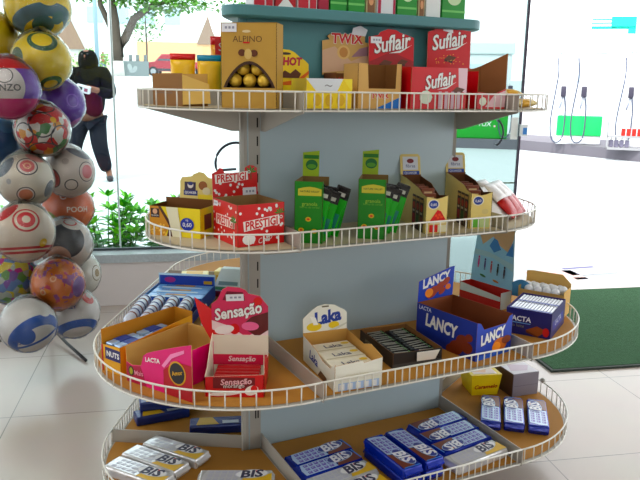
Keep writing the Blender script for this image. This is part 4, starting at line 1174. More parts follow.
# ================================================================== BOTTOM TIER : wafer packs
def wafer_pack(kind):
    """21 cm wrapped pack, long side on x, print on top"""
    l, w, h = .208, .0635, .03
    mb = MB()
    if kind == 'blue':
        body = foil((22, 44, 150), .2, .7, 26, .15); light = foil((196, 216, 250), .2, .7, 26, .1); sq = M((96, 72, 170), .3); oval = M((24, 40, 130), .3); ink = M((240, 240, 246), .3); choc = M((110, 52, 34), .35)
    else:
        body = foil((226, 226, 226), .18, .8, 26, .4); light = foil((236, 236, 240), .18, .8, 26, .3); sq = M((176, 176, 190), .35); oval = M((240, 240, 242), .3); ink = M((34, 34, 70), .35); choc = M((226, 186, 70), .35)
    mb.rbox((-l / 2 + .006, -w / 2, 0), (l / 2 - .006, w / 2, h), body, .005, 2)
    for s in (-1, 1):                          # folded ends
        mb.loft([[Vector((s * (l / 2 - .008), y, z)) for y, z in ((-w / 2 + .004, .003), (w / 2 - .004, .003), (w / 2 - .004, h - .003), (-w / 2 + .004, h - .003))],
                 [Vector((s * (l / 2), y, z)) for y, z in ((-w / 2 + .003, h * .42), (w / 2 - .003, h * .42), (w / 2 - .003, h * .55), (-w / 2 + .003, h * .55))]], body)
    f = Face(mb, (-l / 2, -w / 2, h), (1, 0, 0), (0, 1, 0), .0005)
    f.poly([(.016, .005), (.12, .005), (.12, w - .005), (.026, w - .005), (.016, w * .5)], light)
    for i in range(5):
        for j in range(3):
            a = .027 + i * .0175 + j * .002; b = .009 + j * .0168
            f.poly([(a, b), (a + .0125, b), (a + .0135, b + .0115), (a + .001, b + .0115)], sq); f.k -= .00022
            f.k += .00022; f.poly([(a + .003, b + .006), (a + .009, b + .006), (a + .0095, b + .009), (a + .0035, b + .009)], light); f.k -= .00044
    f.k += .0006
    f.poly([(.118, .003), (.2, .003), (.2, .044), (.184, .036), (.15, .024), (.126, .018)], choc)
    if kind == 'blue':
        f.poly([(.196, .006), (.2, .006), (.2, w - .006), (.196, w - .006)], M((70, 130, 214)))
    f.ell(.146, w * .62, .045, .0215, light if kind == 'blue' else M((206, 206, 214)), .12, 24); f.ell(.146, w * .62, .042, .0192, oval, .12, 24)
    f.text('BIS', .147, w * .62, .064, ink, ang=.1, bold=.035, shear=.2, tall=1.0); f.ell(.158, w * .64 + .0125, .0025, .0025, RED)
    fs = Face(mb, (-l / 2, -w / 2, 0), (1, 0, 0), (0, 0, 1), .0005)
    if kind == 'white':
        fs.rect(.03, .006, .12, .02, M((180, 180, 184))); 
    return mb
blue0 = None; white0 = None
packs = [
 ('white', -.407, 1.864, 0, -28, 'silver white wafer pack, farthest of the three slanted ones in the left corner'),
 ('white', -.452, 1.803, 0, -30, 'silver white wafer pack, middle of the three slanted ones in the left corner'),
 ('white', -.482, 1.738, 0, -27.5, 'silver white wafer pack, nearest of the three slanted ones in the left corner'),
 ('white', -.215, 1.714, 0, 1.8, 'silver white wafer pack lying square beside the left divider of the bottom shelf'),
 ('blue', .007, 1.847, 0, 34, 'blue wafer pack at the left of the bottom shelf, against the back panel'),
 ('blue', .034, 1.789, 0, 33.5, 'blue wafer pack at the left of the bottom shelf, second from the back panel'),
 ('white', .070, 1.733, 0, 33.5, 'silver white wafer pack at the left of the bottom shelf, third from the back panel'),
 ('white', .098, 1.672, 0, 32, 'silver white wafer pack at the left of the bottom shelf, nearest the front rail'),
 ('blue', .212, 1.806, 0, -60.5, 'blue wafer pack underneath in the left of the two middle stacks'),
 ('blue', .212, 1.806, .0305, -60.5, 'blue wafer pack on top of the left of the two middle stacks'),
 ('blue', .276, 1.847, 0, -59.8, 'blue wafer pack underneath in the right of the two middle stacks'),
 ('blue', .276, 1.847, .0305, -59.8, 'blue wafer pack on top of the right of the two middle stacks'),
 ('blue', .380, 2.053, 0, 213, 'blue wafer pack turned upside down at the back right of the bottom shelf'),
 ('blue', .405, 1.990, 0, 212.5, 'upside down blue wafer pack, second from the back at the right of the bottom shelf'),
 ('blue', .431, 1.928, 0, 214, 'upside down blue wafer pack, just behind the silver one at the right front'),
 ('white', .459, 1.860, 0, 33.7, 'silver white wafer pack beside the right divider at the front rail'),
 ('blue', .569, 2.150, 0, 77, 'blue wafer pack in the right corner of the bottom shelf, next to the divider'),
 ('blue', .642, 2.139, 0, 76.5, 'blue wafer pack in the right corner of the bottom shelf, middle of three'),
 ('blue', .715, 2.124, 0, 76.2, 'blue wafer pack in the right corner of the bottom shelf, outermost of three'),
]
protos = {}
for kind, x, y, dz, rot, lab in packs:
    if kind not in protos:
        o = wafer_pack(kind).build('wafer_pack'); protos[kind] = o
    else:
        o = protos[kind].copy(); COL.objects.link(o)
    o.location = (x, y, S4 + .002 + dz); o.rotation_euler = (0, 0, math.radians(rot))
    tag(o, lab, 'wafer pack', 'blue wafer packs' if kind == 'blue' else 'silver wafer packs')
# packs in the rear part of the left corner
bp_ = MB(); bp_.rbox((-.085, -.03, 0), (.085, .03, .03), foil((30, 46, 110), .28, .5, 40, .1), .005)
f = Face(bp_, (-.085, -.03, .03), (1, 0, 0), (0, 1, 0), .0006); f.poly([(.02, .006), (.09, .006), (.07, .054), (.03, .054)], M((206, 170, 80))); f.rect(.1, .01, .15, .03, M((190, 196, 206)))
for i, (x, y, z, r, lab) in enumerate(((-.50, 2.10, 0, .45, 'dark blue biscuit pack at the outer rail behind the left cross divider'), (-.475, 2.17, 0, .5, 'dark blue biscuit pack second behind the left cross divider'), (-.49, 2.13, .031, .3, 'dark blue biscuit pack lying on two others behind the left cross divider'), (-.31, 2.03, 0, .15, 'dark blue biscuit pack near the left upright behind the cross divider'))):
    o = bp_.build('biscuit_pack') if i == 0 else copy_tree(o)
    o.location = (x, y, S4 + .002 + z); o.rotation_euler = (0, 0, r); tag(o, lab, 'biscuit pack', 'dark blue packs behind the divider')

# yellow toffee box, grey carton
t = thing('toffee_box', 'yellow trapezoid toffee box with red script in the right corner of the bottom shelf', 'box', (0.578, 2.368, S4 + .002), 8.8)
mb = MB(); YB = M((236, 210, 40), .4)
b0 = [(-.044, -.05), (.05, -.05), (.05, .05), (-.044, .05)]; t0 = [(-.052, -.06), (.06, -.057), (.052, .06), (-.058, .056)]
mb.loft([[Vector((x, y, 0)) for x, y in b0], [Vector((x, y, .078)) for x, y in t0]], YB)
f = Face(mb, (-.048, -.0505, .0), (1, .015, 0), (0, -.13, .99), .0016); f.text('Caramelo', .052, .034, .084, M((170, 40, 40)), shear=.2, bold=.02, ang=.04)
f = Face(mb, (-.054, -.057, .078), (1, 0, 0), (0, 1, 0), .0006); f.poly([(.014, .01), (.098, .008), (.092, .1), (.012, .098)], M((236, 216, 206))); f.poly([(.02, .03), (.06, .02), (.085, .08), (.03, .085)], M((232, 190, 160)))
mb.build('box_body', t)
t = thing('carton', 'grey printed carton beside the yellow toffee box', 'carton', (0.710, 2.378, S4 + .002), 19.3)
mb = MB(); mb.rbox((-.053, -.062, 0), (.053, .062, .084), M((132, 126, 136), .5), .0015, 1)
f = Face(mb, (-.053, -.062, .084), (1, 0, 0), (0, 1, 0), .0006); f.rect(.002, .002, .104, .122, M((222, 216, 222))); f.poly([(.01, .03), (.07, .02), (.1, .06), (.03, .09)], M((206, 186, 200))); f.rect(.01, .1, .06, .105, M((160, 150, 170)))
f = Face(mb, (-.053, -.062, 0), (1, 0, 0), (0, 0, 1), .0006); f.rect(.005, .038, .1, .04, M((110, 104, 116)))
f = Face(mb, (-.053, .062, 0), (0, -1, 0), (0, 0, 1), .0006); f.rect(0, 0, .124, .084, M((92, 66, 58)))
mb.build('carton_body', t)
# ================================================================== balls in clear bags on a floor stand
def boost(c):
    v = srgb(c); lum = .3 * v[0] + .59 * v[1] + .11 * v[2]
    return tuple(min(1, max(0, lum + (q - lum) * 1.25)) for q in v)

def ball_mat(name, base, feats, rough=0.32):
    m = bpy.data.materials.new(name); m.use_nodes = True
    nt = m.node_tree; b = nt.nodes['Principled BSDF']; N = nt.nodes.new; Lk = nt.links.new
    tc = N('ShaderNodeTexCoord'); nrm = N('ShaderNodeVectorMath'); nrm.operation = 'NORMALIZE'
    Lk(tc.outputs['Object'], nrm.inputs[0])
    col = None
    def rgb(c):
        r = N('ShaderNodeRGB'); r.outputs[0].default_value = boost(c) + (1,); return r.outputs[0]
    cur = rgb(base)
    def mathn(op, a, bv):
        q = N('ShaderNodeMath'); q.operation = op
        Lk(a, q.inputs[0])
        if isinstance(bv, (int, float)): q.inputs[1].default_value = bv
        else: Lk(bv, q.inputs[1])
        return q.outputs[0]
    for ft in feats:
        kind = ft[0]
        if kind == 'cells':
            vo = N('ShaderNodeTexVoronoi'); vo.inputs['Scale'].default_value = ft[1]
            Lk(nrm.outputs[0], vo.inputs['Vector'])
            cr = N('ShaderNodeValToRGB'); cr.color_ramp.interpolation = 'CONSTANT'
            cols = ft[2]
            while len(cr.color_ramp.elements) < len(cols): cr.color_ramp.elements.new(0.5)
            for i, c in enumerate(cols):
                cr.color_ramp.elements[i].position = i / len(cols); cr.color_ramp.elements[i].color = boost(c) + (1,)
            sp = N('ShaderNodeSeparateColor'); Lk(vo.outputs['Color'], sp.inputs[0]); Lk(sp.outputs[0], cr.inputs[0])
            if len(ft) > 3:                                   # only inside a noise mask
                nz = N('ShaderNodeTexNoise'); nz.inputs['Scale'].default_value = ft[3]; Lk(nrm.outputs[0], nz.inputs['Vector'])
                fac = mathn('GREATER_THAN', nz.outputs['Fac'], ft[4])
            else:
                fac = None
            mx = N('ShaderNodeMix'); mx.data_type = 'RGBA'
            if fac: Lk(fac, mx.inputs[0])
            else: mx.inputs[0].default_value = 1
            Lk(cur, mx.inputs[6]); Lk(cr.outputs[0], mx.inputs[7]); cur = mx.outputs[2]; continue
        a, e = math.radians(ft[1]), math.radians(ft[2])      # direction: degrees right, degrees up, from the side that faces the room
        dv = (math.sin(a) * math.cos(e), -math.cos(a) * math.cos(e), math.sin(e))
        dt = N('ShaderNodeVectorMath'); dt.operation = 'DOT_PRODUCT'; dt.inputs[1].default_value = dv
        Lk(nrm.outputs[0], dt.inputs[0]); d = dt.outputs['Value']
        if kind == 'disc': fac = mathn('GREATER_THAN', d, math.cos(math.radians(ft[3])))
        elif kind == 'ring': fac = mathn('MULTIPLY', mathn('GREATER_THAN', d, math.cos(math.radians(ft[4]))), mathn('LESS_THAN', d, math.cos(math.radians(ft[3]))))
        elif kind == 'band': fac = mathn('LESS_THAN', mathn('ABSOLUTE', mathn('SUBTRACT', d, ft[4]), 0), ft[3])
        mx = N('ShaderNodeMix'); mx.data_type = 'RGBA'
        Lk(fac, mx.inputs[0]); Lk(cur, mx.inputs[6]); mx.inputs[7].default_value = boost(ft[-1]) + (1,)
        cur = mx.outputs[2]
    Lk(cur, b.inputs['Base Color']); b.inputs['Roughness'].default_value = rough
    return m

def ball_text(mb, s, r, a0, b0, wdeg, m, roll=0.0, bold=.02):
    vs, fs = text_geo(s, 0, bold)
    w = math.radians(wdeg); c, q = math.cos(roll), math.sin(roll); pts = []
    for x, y in vs:
        X, Y = (c * x - q * y) * w, (q * x + c * y) * w
        a, e = math.radians(a0) + X, math.radians(b0) + Y
        pts.append((r * math.sin(a) * math.cos(e), -r * math.cos(a) * math.cos(e), r * math.sin(e)))
    mb.add(pts, fs, m)

WB = (236, 232, 226); YB_ = (255, 220, 24)
BALLS = [
 ((-1.150, 2.968, 1.499, .123), YB_, [('band', 20, -55, .17, .62, (70, 110, 120)), ('disc', 10, -36, 20, (64, 110, 112)), ('disc', 40, -20, 13, (76, 120, 118)), ('disc', 20, 24, 22, YB_)], None, 'yellow ball with a dark green wave, at the top of the bunch'),
 ((-1.357, 2.980, 1.365, .112), (244, 214, 30), [('disc', -40, -40, 24, (60, 110, 60))], None, 'plain yellow ball at the photo edge, beside the two green-marked ones'),
 ((-1.108, 2.861, 1.282, .110), YB_, [('disc', 8, 50, 30, (44, 90, 60)), ('disc', 6, 50, 20, YB_), ('disc', -58, 5, 22, (60, 90, 50)), ('disc', 30, -54, 24, (60, 110, 60)), ('disc', 28, -54, 14, YB_)], None, 'yellow ball with dark green circles below the topmost one'),
 ((-1.160, 2.663, 1.176, .108), (112, 60, 176), [('disc', -16, 4, 48, (238, 232, 230)), ('band', 0, 90, .35, -.68, (214, 60, 130)), ('band', 0, 90, .3, .96, (206, 40, 60)), ('ring', -6, 26, 14, 16, (90, 90, 90))], [('ONZO', -4, 2, 54, (110, 110, 112))], 'white and purple ball with a magenta underside and grey lettering'),
 ((-1.123, 3.054, 1.111, .108), (98, 50, 168), [('ring', 34, 8, 13, 15, (150, 110, 206)), ('disc', 80, -60, 30, (196, 110, 196)), ('disc', -60, 0, 20, (190, 150, 120))], None, 'purple ball half hidden beside the white and purple one'),
 ((-1.123, 2.865, 1.013, .104), (232, 228, 220), [('cells', 3.2, [(190, 40, 44), (232, 228, 220), (70, 130, 70), (232, 228, 220), (226, 160, 60), (200, 50, 50), (232, 228, 220)]), ('ring', 0, 12, 26, 29, (30, 30, 34)), ('ring', 42, -14, 22, 25, (30, 30, 34)), ('ring', -44, -8, 22, 25, (30, 30, 34)), ('ring', 0, -60, 30, 33, (60, 60, 60)), ('disc', 26, 22, 7, (236, 190, 40)), ('ring', 6, 66, 24, 27, (30, 30, 34))], None, 'white football with red, green and gold patches and black lines'),
 ((-1.360, 2.950, .971, .108), (38, 84, 140), [('disc', 30, 30, 20, (70, 120, 170))], None, 'dark blue ball at the photo edge under the magenta one'),
 ((-1.172, 2.787, .820, .104), (236, 228, 212), [('disc', 6, 32, 22, (50, 50, 56)), ('disc', 6, 32, 19.5, (236, 222, 214)), ('disc', 6, 32, 15, (214, 120, 120)), ('ring', 6, 32, 5, 8, (236, 190, 160)), ('disc', -2, -34, 19, (50, 50, 56)), ('disc', -2, -34, 17, (236, 222, 214)), ('disc', -2, -34, 14, (220, 140, 110)), ('disc', -62, 34, 26, (110, 116, 124)), ('disc', 66, -22, 20, (120, 124, 130)), ('disc', 50, 60, 20, (226, 170, 160)), ('disc', -36, -2, 6, (190, 186, 180))], None, 'cream ball with two round red crests, left of the other crested one'),
 ((-1.071, 2.992, .829, .103), (226, 216, 208), [('disc', 46, 0, 24, (40, 40, 46)), ('disc', 46, 0, 22, (232, 214, 208)), ('disc', 46, 0, 16, (206, 110, 116)), ('disc', -46, -14, 24, (40, 40, 46)), ('disc', -46, -14, 22, (206, 110, 110)), ('ring', 4, -32, 13, 15.5, (40, 40, 46)), ('disc', 60, 60, 30, (120, 120, 130)), ('disc', -8, 26, 8, (196, 186, 178))], None, 'cream ball with red crests and a black loop, at the outer side of the bunch'),
 ((-1.147, 3.164, .644, .110), (206, 104, 44), [('disc', -55, -30, 24, (120, 140, 60)), ('ring', -10, 28, 5, 8, (240, 214, 200)), ('disc', 60, -30, 20, (220, 130, 90))], [('POOH', 22, -4, 50, (240, 226, 206))], 'orange ball with cream lettering, below the crested balls'),
 ((-1.142, 2.667, .634, .110), (238, 224, 206), [('disc', 6, 26, 26, (196, 44, 54)), ('disc', 6, 26, 22, (238, 224, 206)), ('disc', 6, 26, 17, (206, 60, 66)), ('disc', 6, 26, 8, (238, 224, 206)), ('band', 0, 90, .12, -.62, (196, 60, 64)), ('band', 0, 90, .03, -.62, (238, 224, 206)), ('disc', 40, -24, 9, (240, 200, 40)), ('disc', -60, 50, 26, (200, 50, 50))], None, 'cream ball with concentric red rings and a red border'),
 ((-1.105, 2.998, .514, .108), (226, 216, 206), [('disc', 0, 10, 44, (40, 42, 50)), ('disc', -20, -30, 26, (190, 150, 130)), ('disc', 30, 56, 24, (230, 226, 220)), ('ring', 24, 60, 12, 15, (200, 60, 60)), ('disc', 70, 0, 26, (216, 212, 208))], None, 'white ball with a large black patch and beige mark'),
 ((-1.306, 2.885, .388, .108), (160, 170, 150), [('cells', 3.4, [(200, 60, 140), (110, 160, 90), (130, 90, 170), (190, 200, 190), (226, 206, 70), (110, 140, 190)])], None, 'multicoloured ball at the photo edge above the white and blue ones'),
 ((-1.089, 2.836, .379, .106), (214, 122, 44), [('cells', 5.5, [(214, 122, 44), (214, 122, 44), (150, 80, 140), (214, 122, 44), (226, 150, 60), (190, 60, 100)], 2.6, .5), ('ring', -36, -16, 4, 7, (240, 200, 160)), ('ring', -10, 12, 4, 7, (240, 190, 150)), ('disc', 56, -10, 24, (120, 80, 150))], None, 'orange ball with purple patches above the outer white ball'),
 ((-1.109, 3.121, .345, .104), (232, 228, 218), [('ring', 58, 0, 18, 20, (120, 100, 60)), ('disc', 58, 0, 10, (150, 130, 90))], None, 'white ball mostly hidden behind the orange and purple one'),
 ((-1.152, 2.665, .258, .106), (236, 234, 230), [('band', 36, -50, .17, .52, (40, 92, 180)), ('disc', 40, 30, 16, (236, 234, 230)), ('disc', -8, -26, 20, (40, 92, 180)), ('band', -40, 60, .05, -.4, (40, 92, 180))], [('TRI', -34, -38, 22, (60, 90, 160))], 'white ball with thick blue bands, lowest and nearest of the bunch'),
 ((-1.076, 2.964, .211, .107), (236, 232, 228), [('band', 20, -70, .12, .7, (40, 92, 180)), ('disc', 44, 34, 16, (214, 100, 96)), ('disc', 52, 40, 8, (236, 232, 228))], [('VOLLEY', -14, 14, 40, (60, 100, 170))], 'white ball with a blue stripe and small red mark, at the bottom outside'),
]
POLE = Vector((-1.30, 3.25, 0))
stand = thing('ball_stand', 'thin black floor stand that carries the bunch of balls', 'stand', (POLE.x, POLE.y, 0))
mb = MB(); mb.tube([(0, 0, .02), (0, 0, 1.9)], .009, BLACK, 8); mb.build('pole', stand, True)
for a in ((.28, -.33), (-.33, -.25), (.05, .4)):
    mb = MB(); mb.tube([(0, 0, .05), (a[0] * .5, a[1] * .5, .022), (a[0], a[1], .008)], .007, BLACK, 8); mb.build('leg', stand, True)
mb = MB()
for z in (.6, 1.1, 1.6, 1.88):
    mb.tube([(.1 * math.cos(q), .1 * math.sin(q), z) for q in [2 * PI * i / 20 for i in range(20)]], .003, BLACK, 6, closed=True); mb.tube([(-.1, 0, z), (.1, 0, z)], .003, BLACK, 6)
mb.build('hanging_ring', stand, True)
camv = Vector((0, 0, 1.2))
for k, (pr, base, feats, txt, lab) in enumerate(BALLS):
    c, r = Vector(pr[:3]), pr[3]
    mb = MB(); mb.ball((0, 0, 0), r, ball_mat('ball_print_%d' % k, base, feats), 40, 26)
    for tx in (txt or []):
        ball_text(mb, tx[0], r * 1.004, tx[1], tx[2], tx[3], M(tx[4]))
    o = mb.build('ball', None, True, c)
    yv = (c - camv); yv.normalize(); xv = yv.cross(Vector((0, 0, 1))).normalized(); zv = xv.cross(yv)
    o.rotation_mode = 'QUATERNION'
    o.rotation_quaternion = Matrix((xv, yv, zv)).transposed().to_quaternion()
    tag(o, lab, 'ball', 'bagged balls on the stand')
    bag = MB(); rings = []
    rnd = Vector((k * 3.1, k * 1.7, 0))
    for i in range(19):
        th = 0.03 + (PI - .06) * i / 18; rg = []
        for j in range(32):
            ph = 2 * PI * j / 32
            dv = Vector((math.sin(th) * math.cos(ph), math.sin(th) * math.sin(ph), -math.cos(th)))
            cr = 1.03 + .09 * abs(mnoise.noise(dv * 2.6 + rnd)) + .03 * abs(mnoise.noise(dv * 7 + rnd))
            rg.append(dv * r * cr + Vector((0, 0, .012 * max(0, dv.z) ** 8)))
        rings.append(rg)
    bag.loft(rings, FILM)
    bag.build('plastic_bag', o, True)

# ================================================================== shrubs behind the window
LEAF_SUNLIT = M((140, 216, 62), .45, 0, .3, 9); LEAF2 = M((70, 160, 46), .45, 0, .3, 9); STEM = M((90, 110, 50), .7)  # lighter green on the upper leaves paints in sunlit tips
def leaf(mb, p, dirv, ln, wd, m):
    dirv = dirv.normalized(); side = dirv.cross(Vector((0, 0, 1)))
    if side.length < .1: side = Vector((1, 0, 0))
    side.normalize(); up = side.cross(dirv)
    a = p; b1 = p + dirv * ln * .35 + side * wd - up * .002; b2 = p + dirv * ln * .35 - side * wd - up * .002; mid = p + dirv * ln * .4 - up * ln * .06
    c1 = p + dirv * ln * .7 + side * wd * .75 - up * ln * .03; c2 = p + dirv * ln * .7 - side * wd * .75 - up * ln * .03; e = p + dirv * ln - up * ln * .12
    m2 = p + dirv * ln * .72 - up * ln * .1
    mb.add([a, b1, mid, b2, c1, m2, c2, e], [(0, 1, 2), (0, 2, 3), (1, 4, 5, 2), (2, 5, 6, 3), (4, 7, 5), (5, 7, 6)], m)
for i, (a, b, hh, sd, lab) in enumerate(((-.84, 4.48, .56, 1, 'leafy green shrub outside the window, nearest to the balls'), (-.46, 4.5, .58, 2, 'leafy green shrub outside the window, behind the glass joint'), (-.08, 4.46, .54, 3, 'leafy green shrub outside the window, partly behind the yellow oats tray'), (.32, 4.5, .42, 4, 'low leafy shrub outside the window behind the left upright'))):
    rr = random.Random(sd); base = room(a, b, -.03)
    t = thing('shrub', lab, 'shrub', base, 0, 'shrubs along the window')
    st_ = MB(); fl = MB()
    for s in range(20):
        q = rr.random() * 2 * PI; rad = .21 * math.sqrt(rr.random()); H = hh * rr.uniform(.62, 1.04) * (1 - rad * .6)
        top = Vector((rad * math.cos(q), rad * math.sin(q), H)); bot = top * .25; bot.z = 0
        st_.tube([bot, (bot + top) * .5 + Vector((rr.uniform(-.02, .02), rr.uniform(-.02, .02), 0)), top], [.005, .004, .0025], STEM, 5)
        for lvl in range(6):
            u = 1 - lvl * .13; p = bot + (top - bot) * u
            n = 7 if lvl < 3 else 5
            for j in range(n):
                th = 2 * PI * (j / n) + lvl * .9 + rr.random() * .5
                el = (.75 if lvl == 0 else .35 if lvl == 1 else .1) + rr.uniform(-.25, .25)
                dv = Vector((math.cos(th) * math.cos(el), math.sin(th) * math.cos(el), math.sin(el)))
                leaf(fl, p, dv, rr.uniform(.06, .1), rr.uniform(.012, .019), LEAF_SUNLIT if (lvl < 2 and rr.random() < .8) else LEAF2)
    st_.build('stems', t, True); fl.build('foliage', t, True)

# ================================================================== person outside
def skin_mesh(name, nodes, edges, parent, mats, assign=None, sub=2):
    me = bpy.data.meshes.new(name); bm = bmesh.new()
    lay = bm.verts.layers.skin.verify(); vs = []
    for i, (co, r) in enumerate(nodes):
        v = bm.verts.new(co); v[lay].radius = (r, r) if not isinstance(r, tuple) else r; v[lay].use_root = (i == 0); vs.append(v)
    for a, b in edges: bm.edges.new((vs[a], vs[b]))
    bm.to_mesh(me); bm.free()
    o = bpy.data.objects.new(name, me); COL.objects.link(o)
    sk = o.modifiers.new('skin', 'SKIN'); sk.use_smooth_shade = True
    o.modifiers.new('sub', 'SUBSURF').levels = sub; o.modifiers['sub'].render_levels = sub
    dg = bpy.context.evaluated_depsgraph_get(); dg.update()
    m2 = bpy.data.meshes.new_from_object(o.evaluated_get(dg))
    bpy.data.objects.remove(o)
    m2.name = name
    for m in mats: m2.materials.append(m)
    for p in m2.polygons: p.use_smooth = True
    o = bpy.data.objects.new(name, m2); COL.objects.link(o); o.parent = parent
    return o
PX, PY = -2.93, 9.10
SKIN = M((110, 72, 56), .55)
per = thing('person', 'person outside in a dark hooded jacket and jeans, holding a silver object', 'person', (PX, PY, -.03))
V = lambda x, y, z: Vector((x, y, z))
nodes = [(V(-.02, .02, .86), .125), (V(0, .0, 1.02), .115), (V(.01, -.03, 1.2), .135), (V(.01, -.05, 1.36), .09), (V(.01, -.06, 1.42), .05), (V(.01, -.08, 1.5), .078), (V(.01, -.09, 1.57), .085), (V(.01, -.085, 1.635), .05),
         (V(-.17, -.03, 1.35), .062), (V(-.27, -.1, 1.12), .047), (V(-.08, -.33, 1.14), .036), (V(-.03, -.37, 1.15), .03),
         (V(.19, -.03, 1.35), .062), (V(.27, -.12, 1.1), .047), (V(.17, -.33, 1.15), .036), (V(.13, -.37, 1.16), .03),
         (V(-.12, .02, .8), .095), (V(-.22, -.03, .46), .066), (V(-.27, .05, .1), .043), (V(-.28, -.08, .045), .036),
         (V(.08, .02, .8), .095), (V(.13, -.06, .45), .066), (V(.18, .03, .1), .043), (V(.23, -.09, .045), .036)]
edges = [(0, 1), (1, 2), (2, 3), (3, 4), (4, 5), (5, 6), (6, 7), (2, 8), (8, 9), (9, 10), (10, 11), (2, 12), (12, 13), (13, 14), (14, 15), (0, 16), (16, 17), (17, 18), (18, 19), (0, 20), (20, 21), (21, 22), (22, 23)]
def fingers(wi, sx):
    w = nodes[wi][0]
    for k, (dy, ln) in enumerate(((.014, .075), (.0, .085), (-.013, .08), (-.025, .062))):
        b0 = len(nodes); d = V(sx * .5, -.5, -.15 + .1 * k).normalized()
        nodes.append((w + d * .03 + V(0, 0, dy), .0095)); nodes.append((w + d * (.03 + ln * .55) + V(0, 0, dy), .009)); nodes.append((w + d * (.03 + ln * .8) + V(sx * .02, 0, dy - .006), .0075))
        edges.extend([(wi, b0), (b0, b0 + 1), (b0 + 1, b0 + 2)])
    b0 = len(nodes); nodes.append((w + V(sx * .01, -.02, .03), .011)); nodes.append((w + V(sx * .04, -.04, .045), .009)); edges.extend([(wi, b0), (b0, b0 + 1)])
fingers(11, 1); fingers(15, -1)
skin_mesh('body', nodes, edges, per, [SKIN])
JK = M((14, 14, 12), .9, 0, .15, 12, .08)
jn = [(V(0, .03, .80), .17), (V(0, .02, 1.0), .17), (V(.01, 0, 1.2), .18), (V(.01, -.03, 1.36), .13), (V(-.18, -.03, 1.34), .105), (V(-.35, -.1, 1.08), .095), (V(-.1, -.31, 1.14), .06), (V(.2, -.03, 1.34), .105), (V(.3, -.12, 1.08), .085), (V(.185, -.31, 1.15), .055)]
skin_mesh('jacket', jn, [(0, 1), (1, 2), (2, 3), (2, 4), (4, 5), (5, 6), (2, 7), (7, 8), (8, 9)], per, [JK])
skin_mesh('shirt', [(V(.06, -.1, 1.22), .10), (V(.07, -.09, 1.0), .11), (V(.05, -.06, .8), .13)], [(0, 1), (1, 2)], per, [M((56, 14, 26), .9, 0, .1, 12, .1)])
tn = [(V(-.02, .0, .88), .165), (V(-.12, .02, .78), .12), (V(-.22, -.03, .46), .095), (V(-.27, .05, .1), .075), (V(.06, .02, .78), .13), (V(.10, -.06, .45), .11), (V(.16, .03, .1), .085)]
skin_mesh('jeans', tn, [(0, 1), (1, 2), (2, 3), (0, 4), (4, 5), (5, 6)], per, [M((22, 24, 32), .9, 0, .2, 14, .1)])
for s, (a, b) in ((0, (V(-.27, .07, .04), V(-.285, -.13, .035))), (1, (V(.18, .05, .04), V(.245, -.14, .035)))):
    skin_mesh('shoe', [(a, .05), ((a + b) * .5, .047), (b, .04)], [(0, 1), (1, 2)], per, [M((36, 34, 40), .6)])
skin_mesh('hood', [(V(.01, -.02, 1.38), .15), (V(.01, -.065, 1.53), .128), (V(.01, -.09, 1.64), .10)], [(0, 1), (1, 2)], per, [JK])
mb = MB()
for s in (-1, 1): mb.ball((.01 + s * .032, -.168, 1.575), .011, BLACK, 8, 6)
mb.ball((.01, -.178, 1.55), .014, SKIN, 8, 6, (.8, 1, 1.4)); mb.ball((.01, -.166, 1.515), .02, M((120, 70, 64)), 8, 6, (1.2, .5, .35))
mb.build('face', per, True)
mb = MB(); mb.rbox((-.085, -.03, -.045), (.085, .03, .045), M((196, 198, 204), .35, .3), .012, 2); mb.rbox((-.06, -.034, -.03), (-.005, -.03, .025), BLACK, .001, 1); mb.rbox((.02, -.034, -.02), (.06, -.03, .02), M((120, 60, 80)), .001, 1)
solo(mb, 'camera', "silver and black object held in the dark-clothed person's hands", 'camera', (PX + .055, PY - .42, 1.13), (.15, .25, 0))

# ================================================================== street far outside
HAZE_OK = True
def yard(x, y):
    b = E2.x * x + E2.y * y
    return ground_z(b)
def ground_z(b):
    for (b0, z0), (b1, z1) in zip(prof, prof[1:]):
        if b0 <= b <= b1: return z0 + (z1 - z0) * (b - b0) / (b1 - b0)
    return prof[-1][1] if b > prof[-1][0] else -.03
BARK = M((78, 68, 60), .9, 0, .25, 3)
def crown(mb, c, rad, n, seed, m, ls=.3):
    rr = random.Random(seed)
    for _ in range(n):
        d = Vector((rr.gauss(0, 1), rr.gauss(0, 1), rr.gauss(0, 1))).normalized() * (rr.random() ** .4)
        p = c + Vector((d.x * rad[0], d.y * rad[1], d.z * rad[2]))
        leaf(mb, p, Vector((rr.gauss(0, 1), rr.gauss(0, 1), rr.gauss(0, .5))), ls * rr.uniform(.7, 1.3), ls * .35, m)
t = thing('street_tree', 'large forked street tree with a whitewashed trunk foot', 'tree', (-12.7, 45, yard(-12.7, 45)))
mb = MB(); WW = M((214, 208, 204), .9)
mb.tube([(0, 0, -.1), (.0, 0, .9)], [.42, .36], WW, 12)
mb.tube([(0, 0, .9), (-.05, 0, 1.8), (-.1, 0, 3.2), (-.3, 0, 5.0), (-.6, 0, 7)], [.36, .34, .32, .24, .14], BARK, 12)
mb.tube([(.15, 0, 1.2), (.5, 0, 2.2), (1.1, 0, 3.4), (2.2, .1, 4.2), (3.6, .2, 4.6)], [.26, .26, .24, .16, .08], BARK, 10)
mb.tube([(-.2, 0, 2.6), (-.9, 0, 4.2), (-1.1, 0, 6)], [.2, .16, .1], BARK, 8)
mb.build('trunk', t, True)
mb = MB(); TL = M((84, 132, 52), .6, 0, .25, 2)
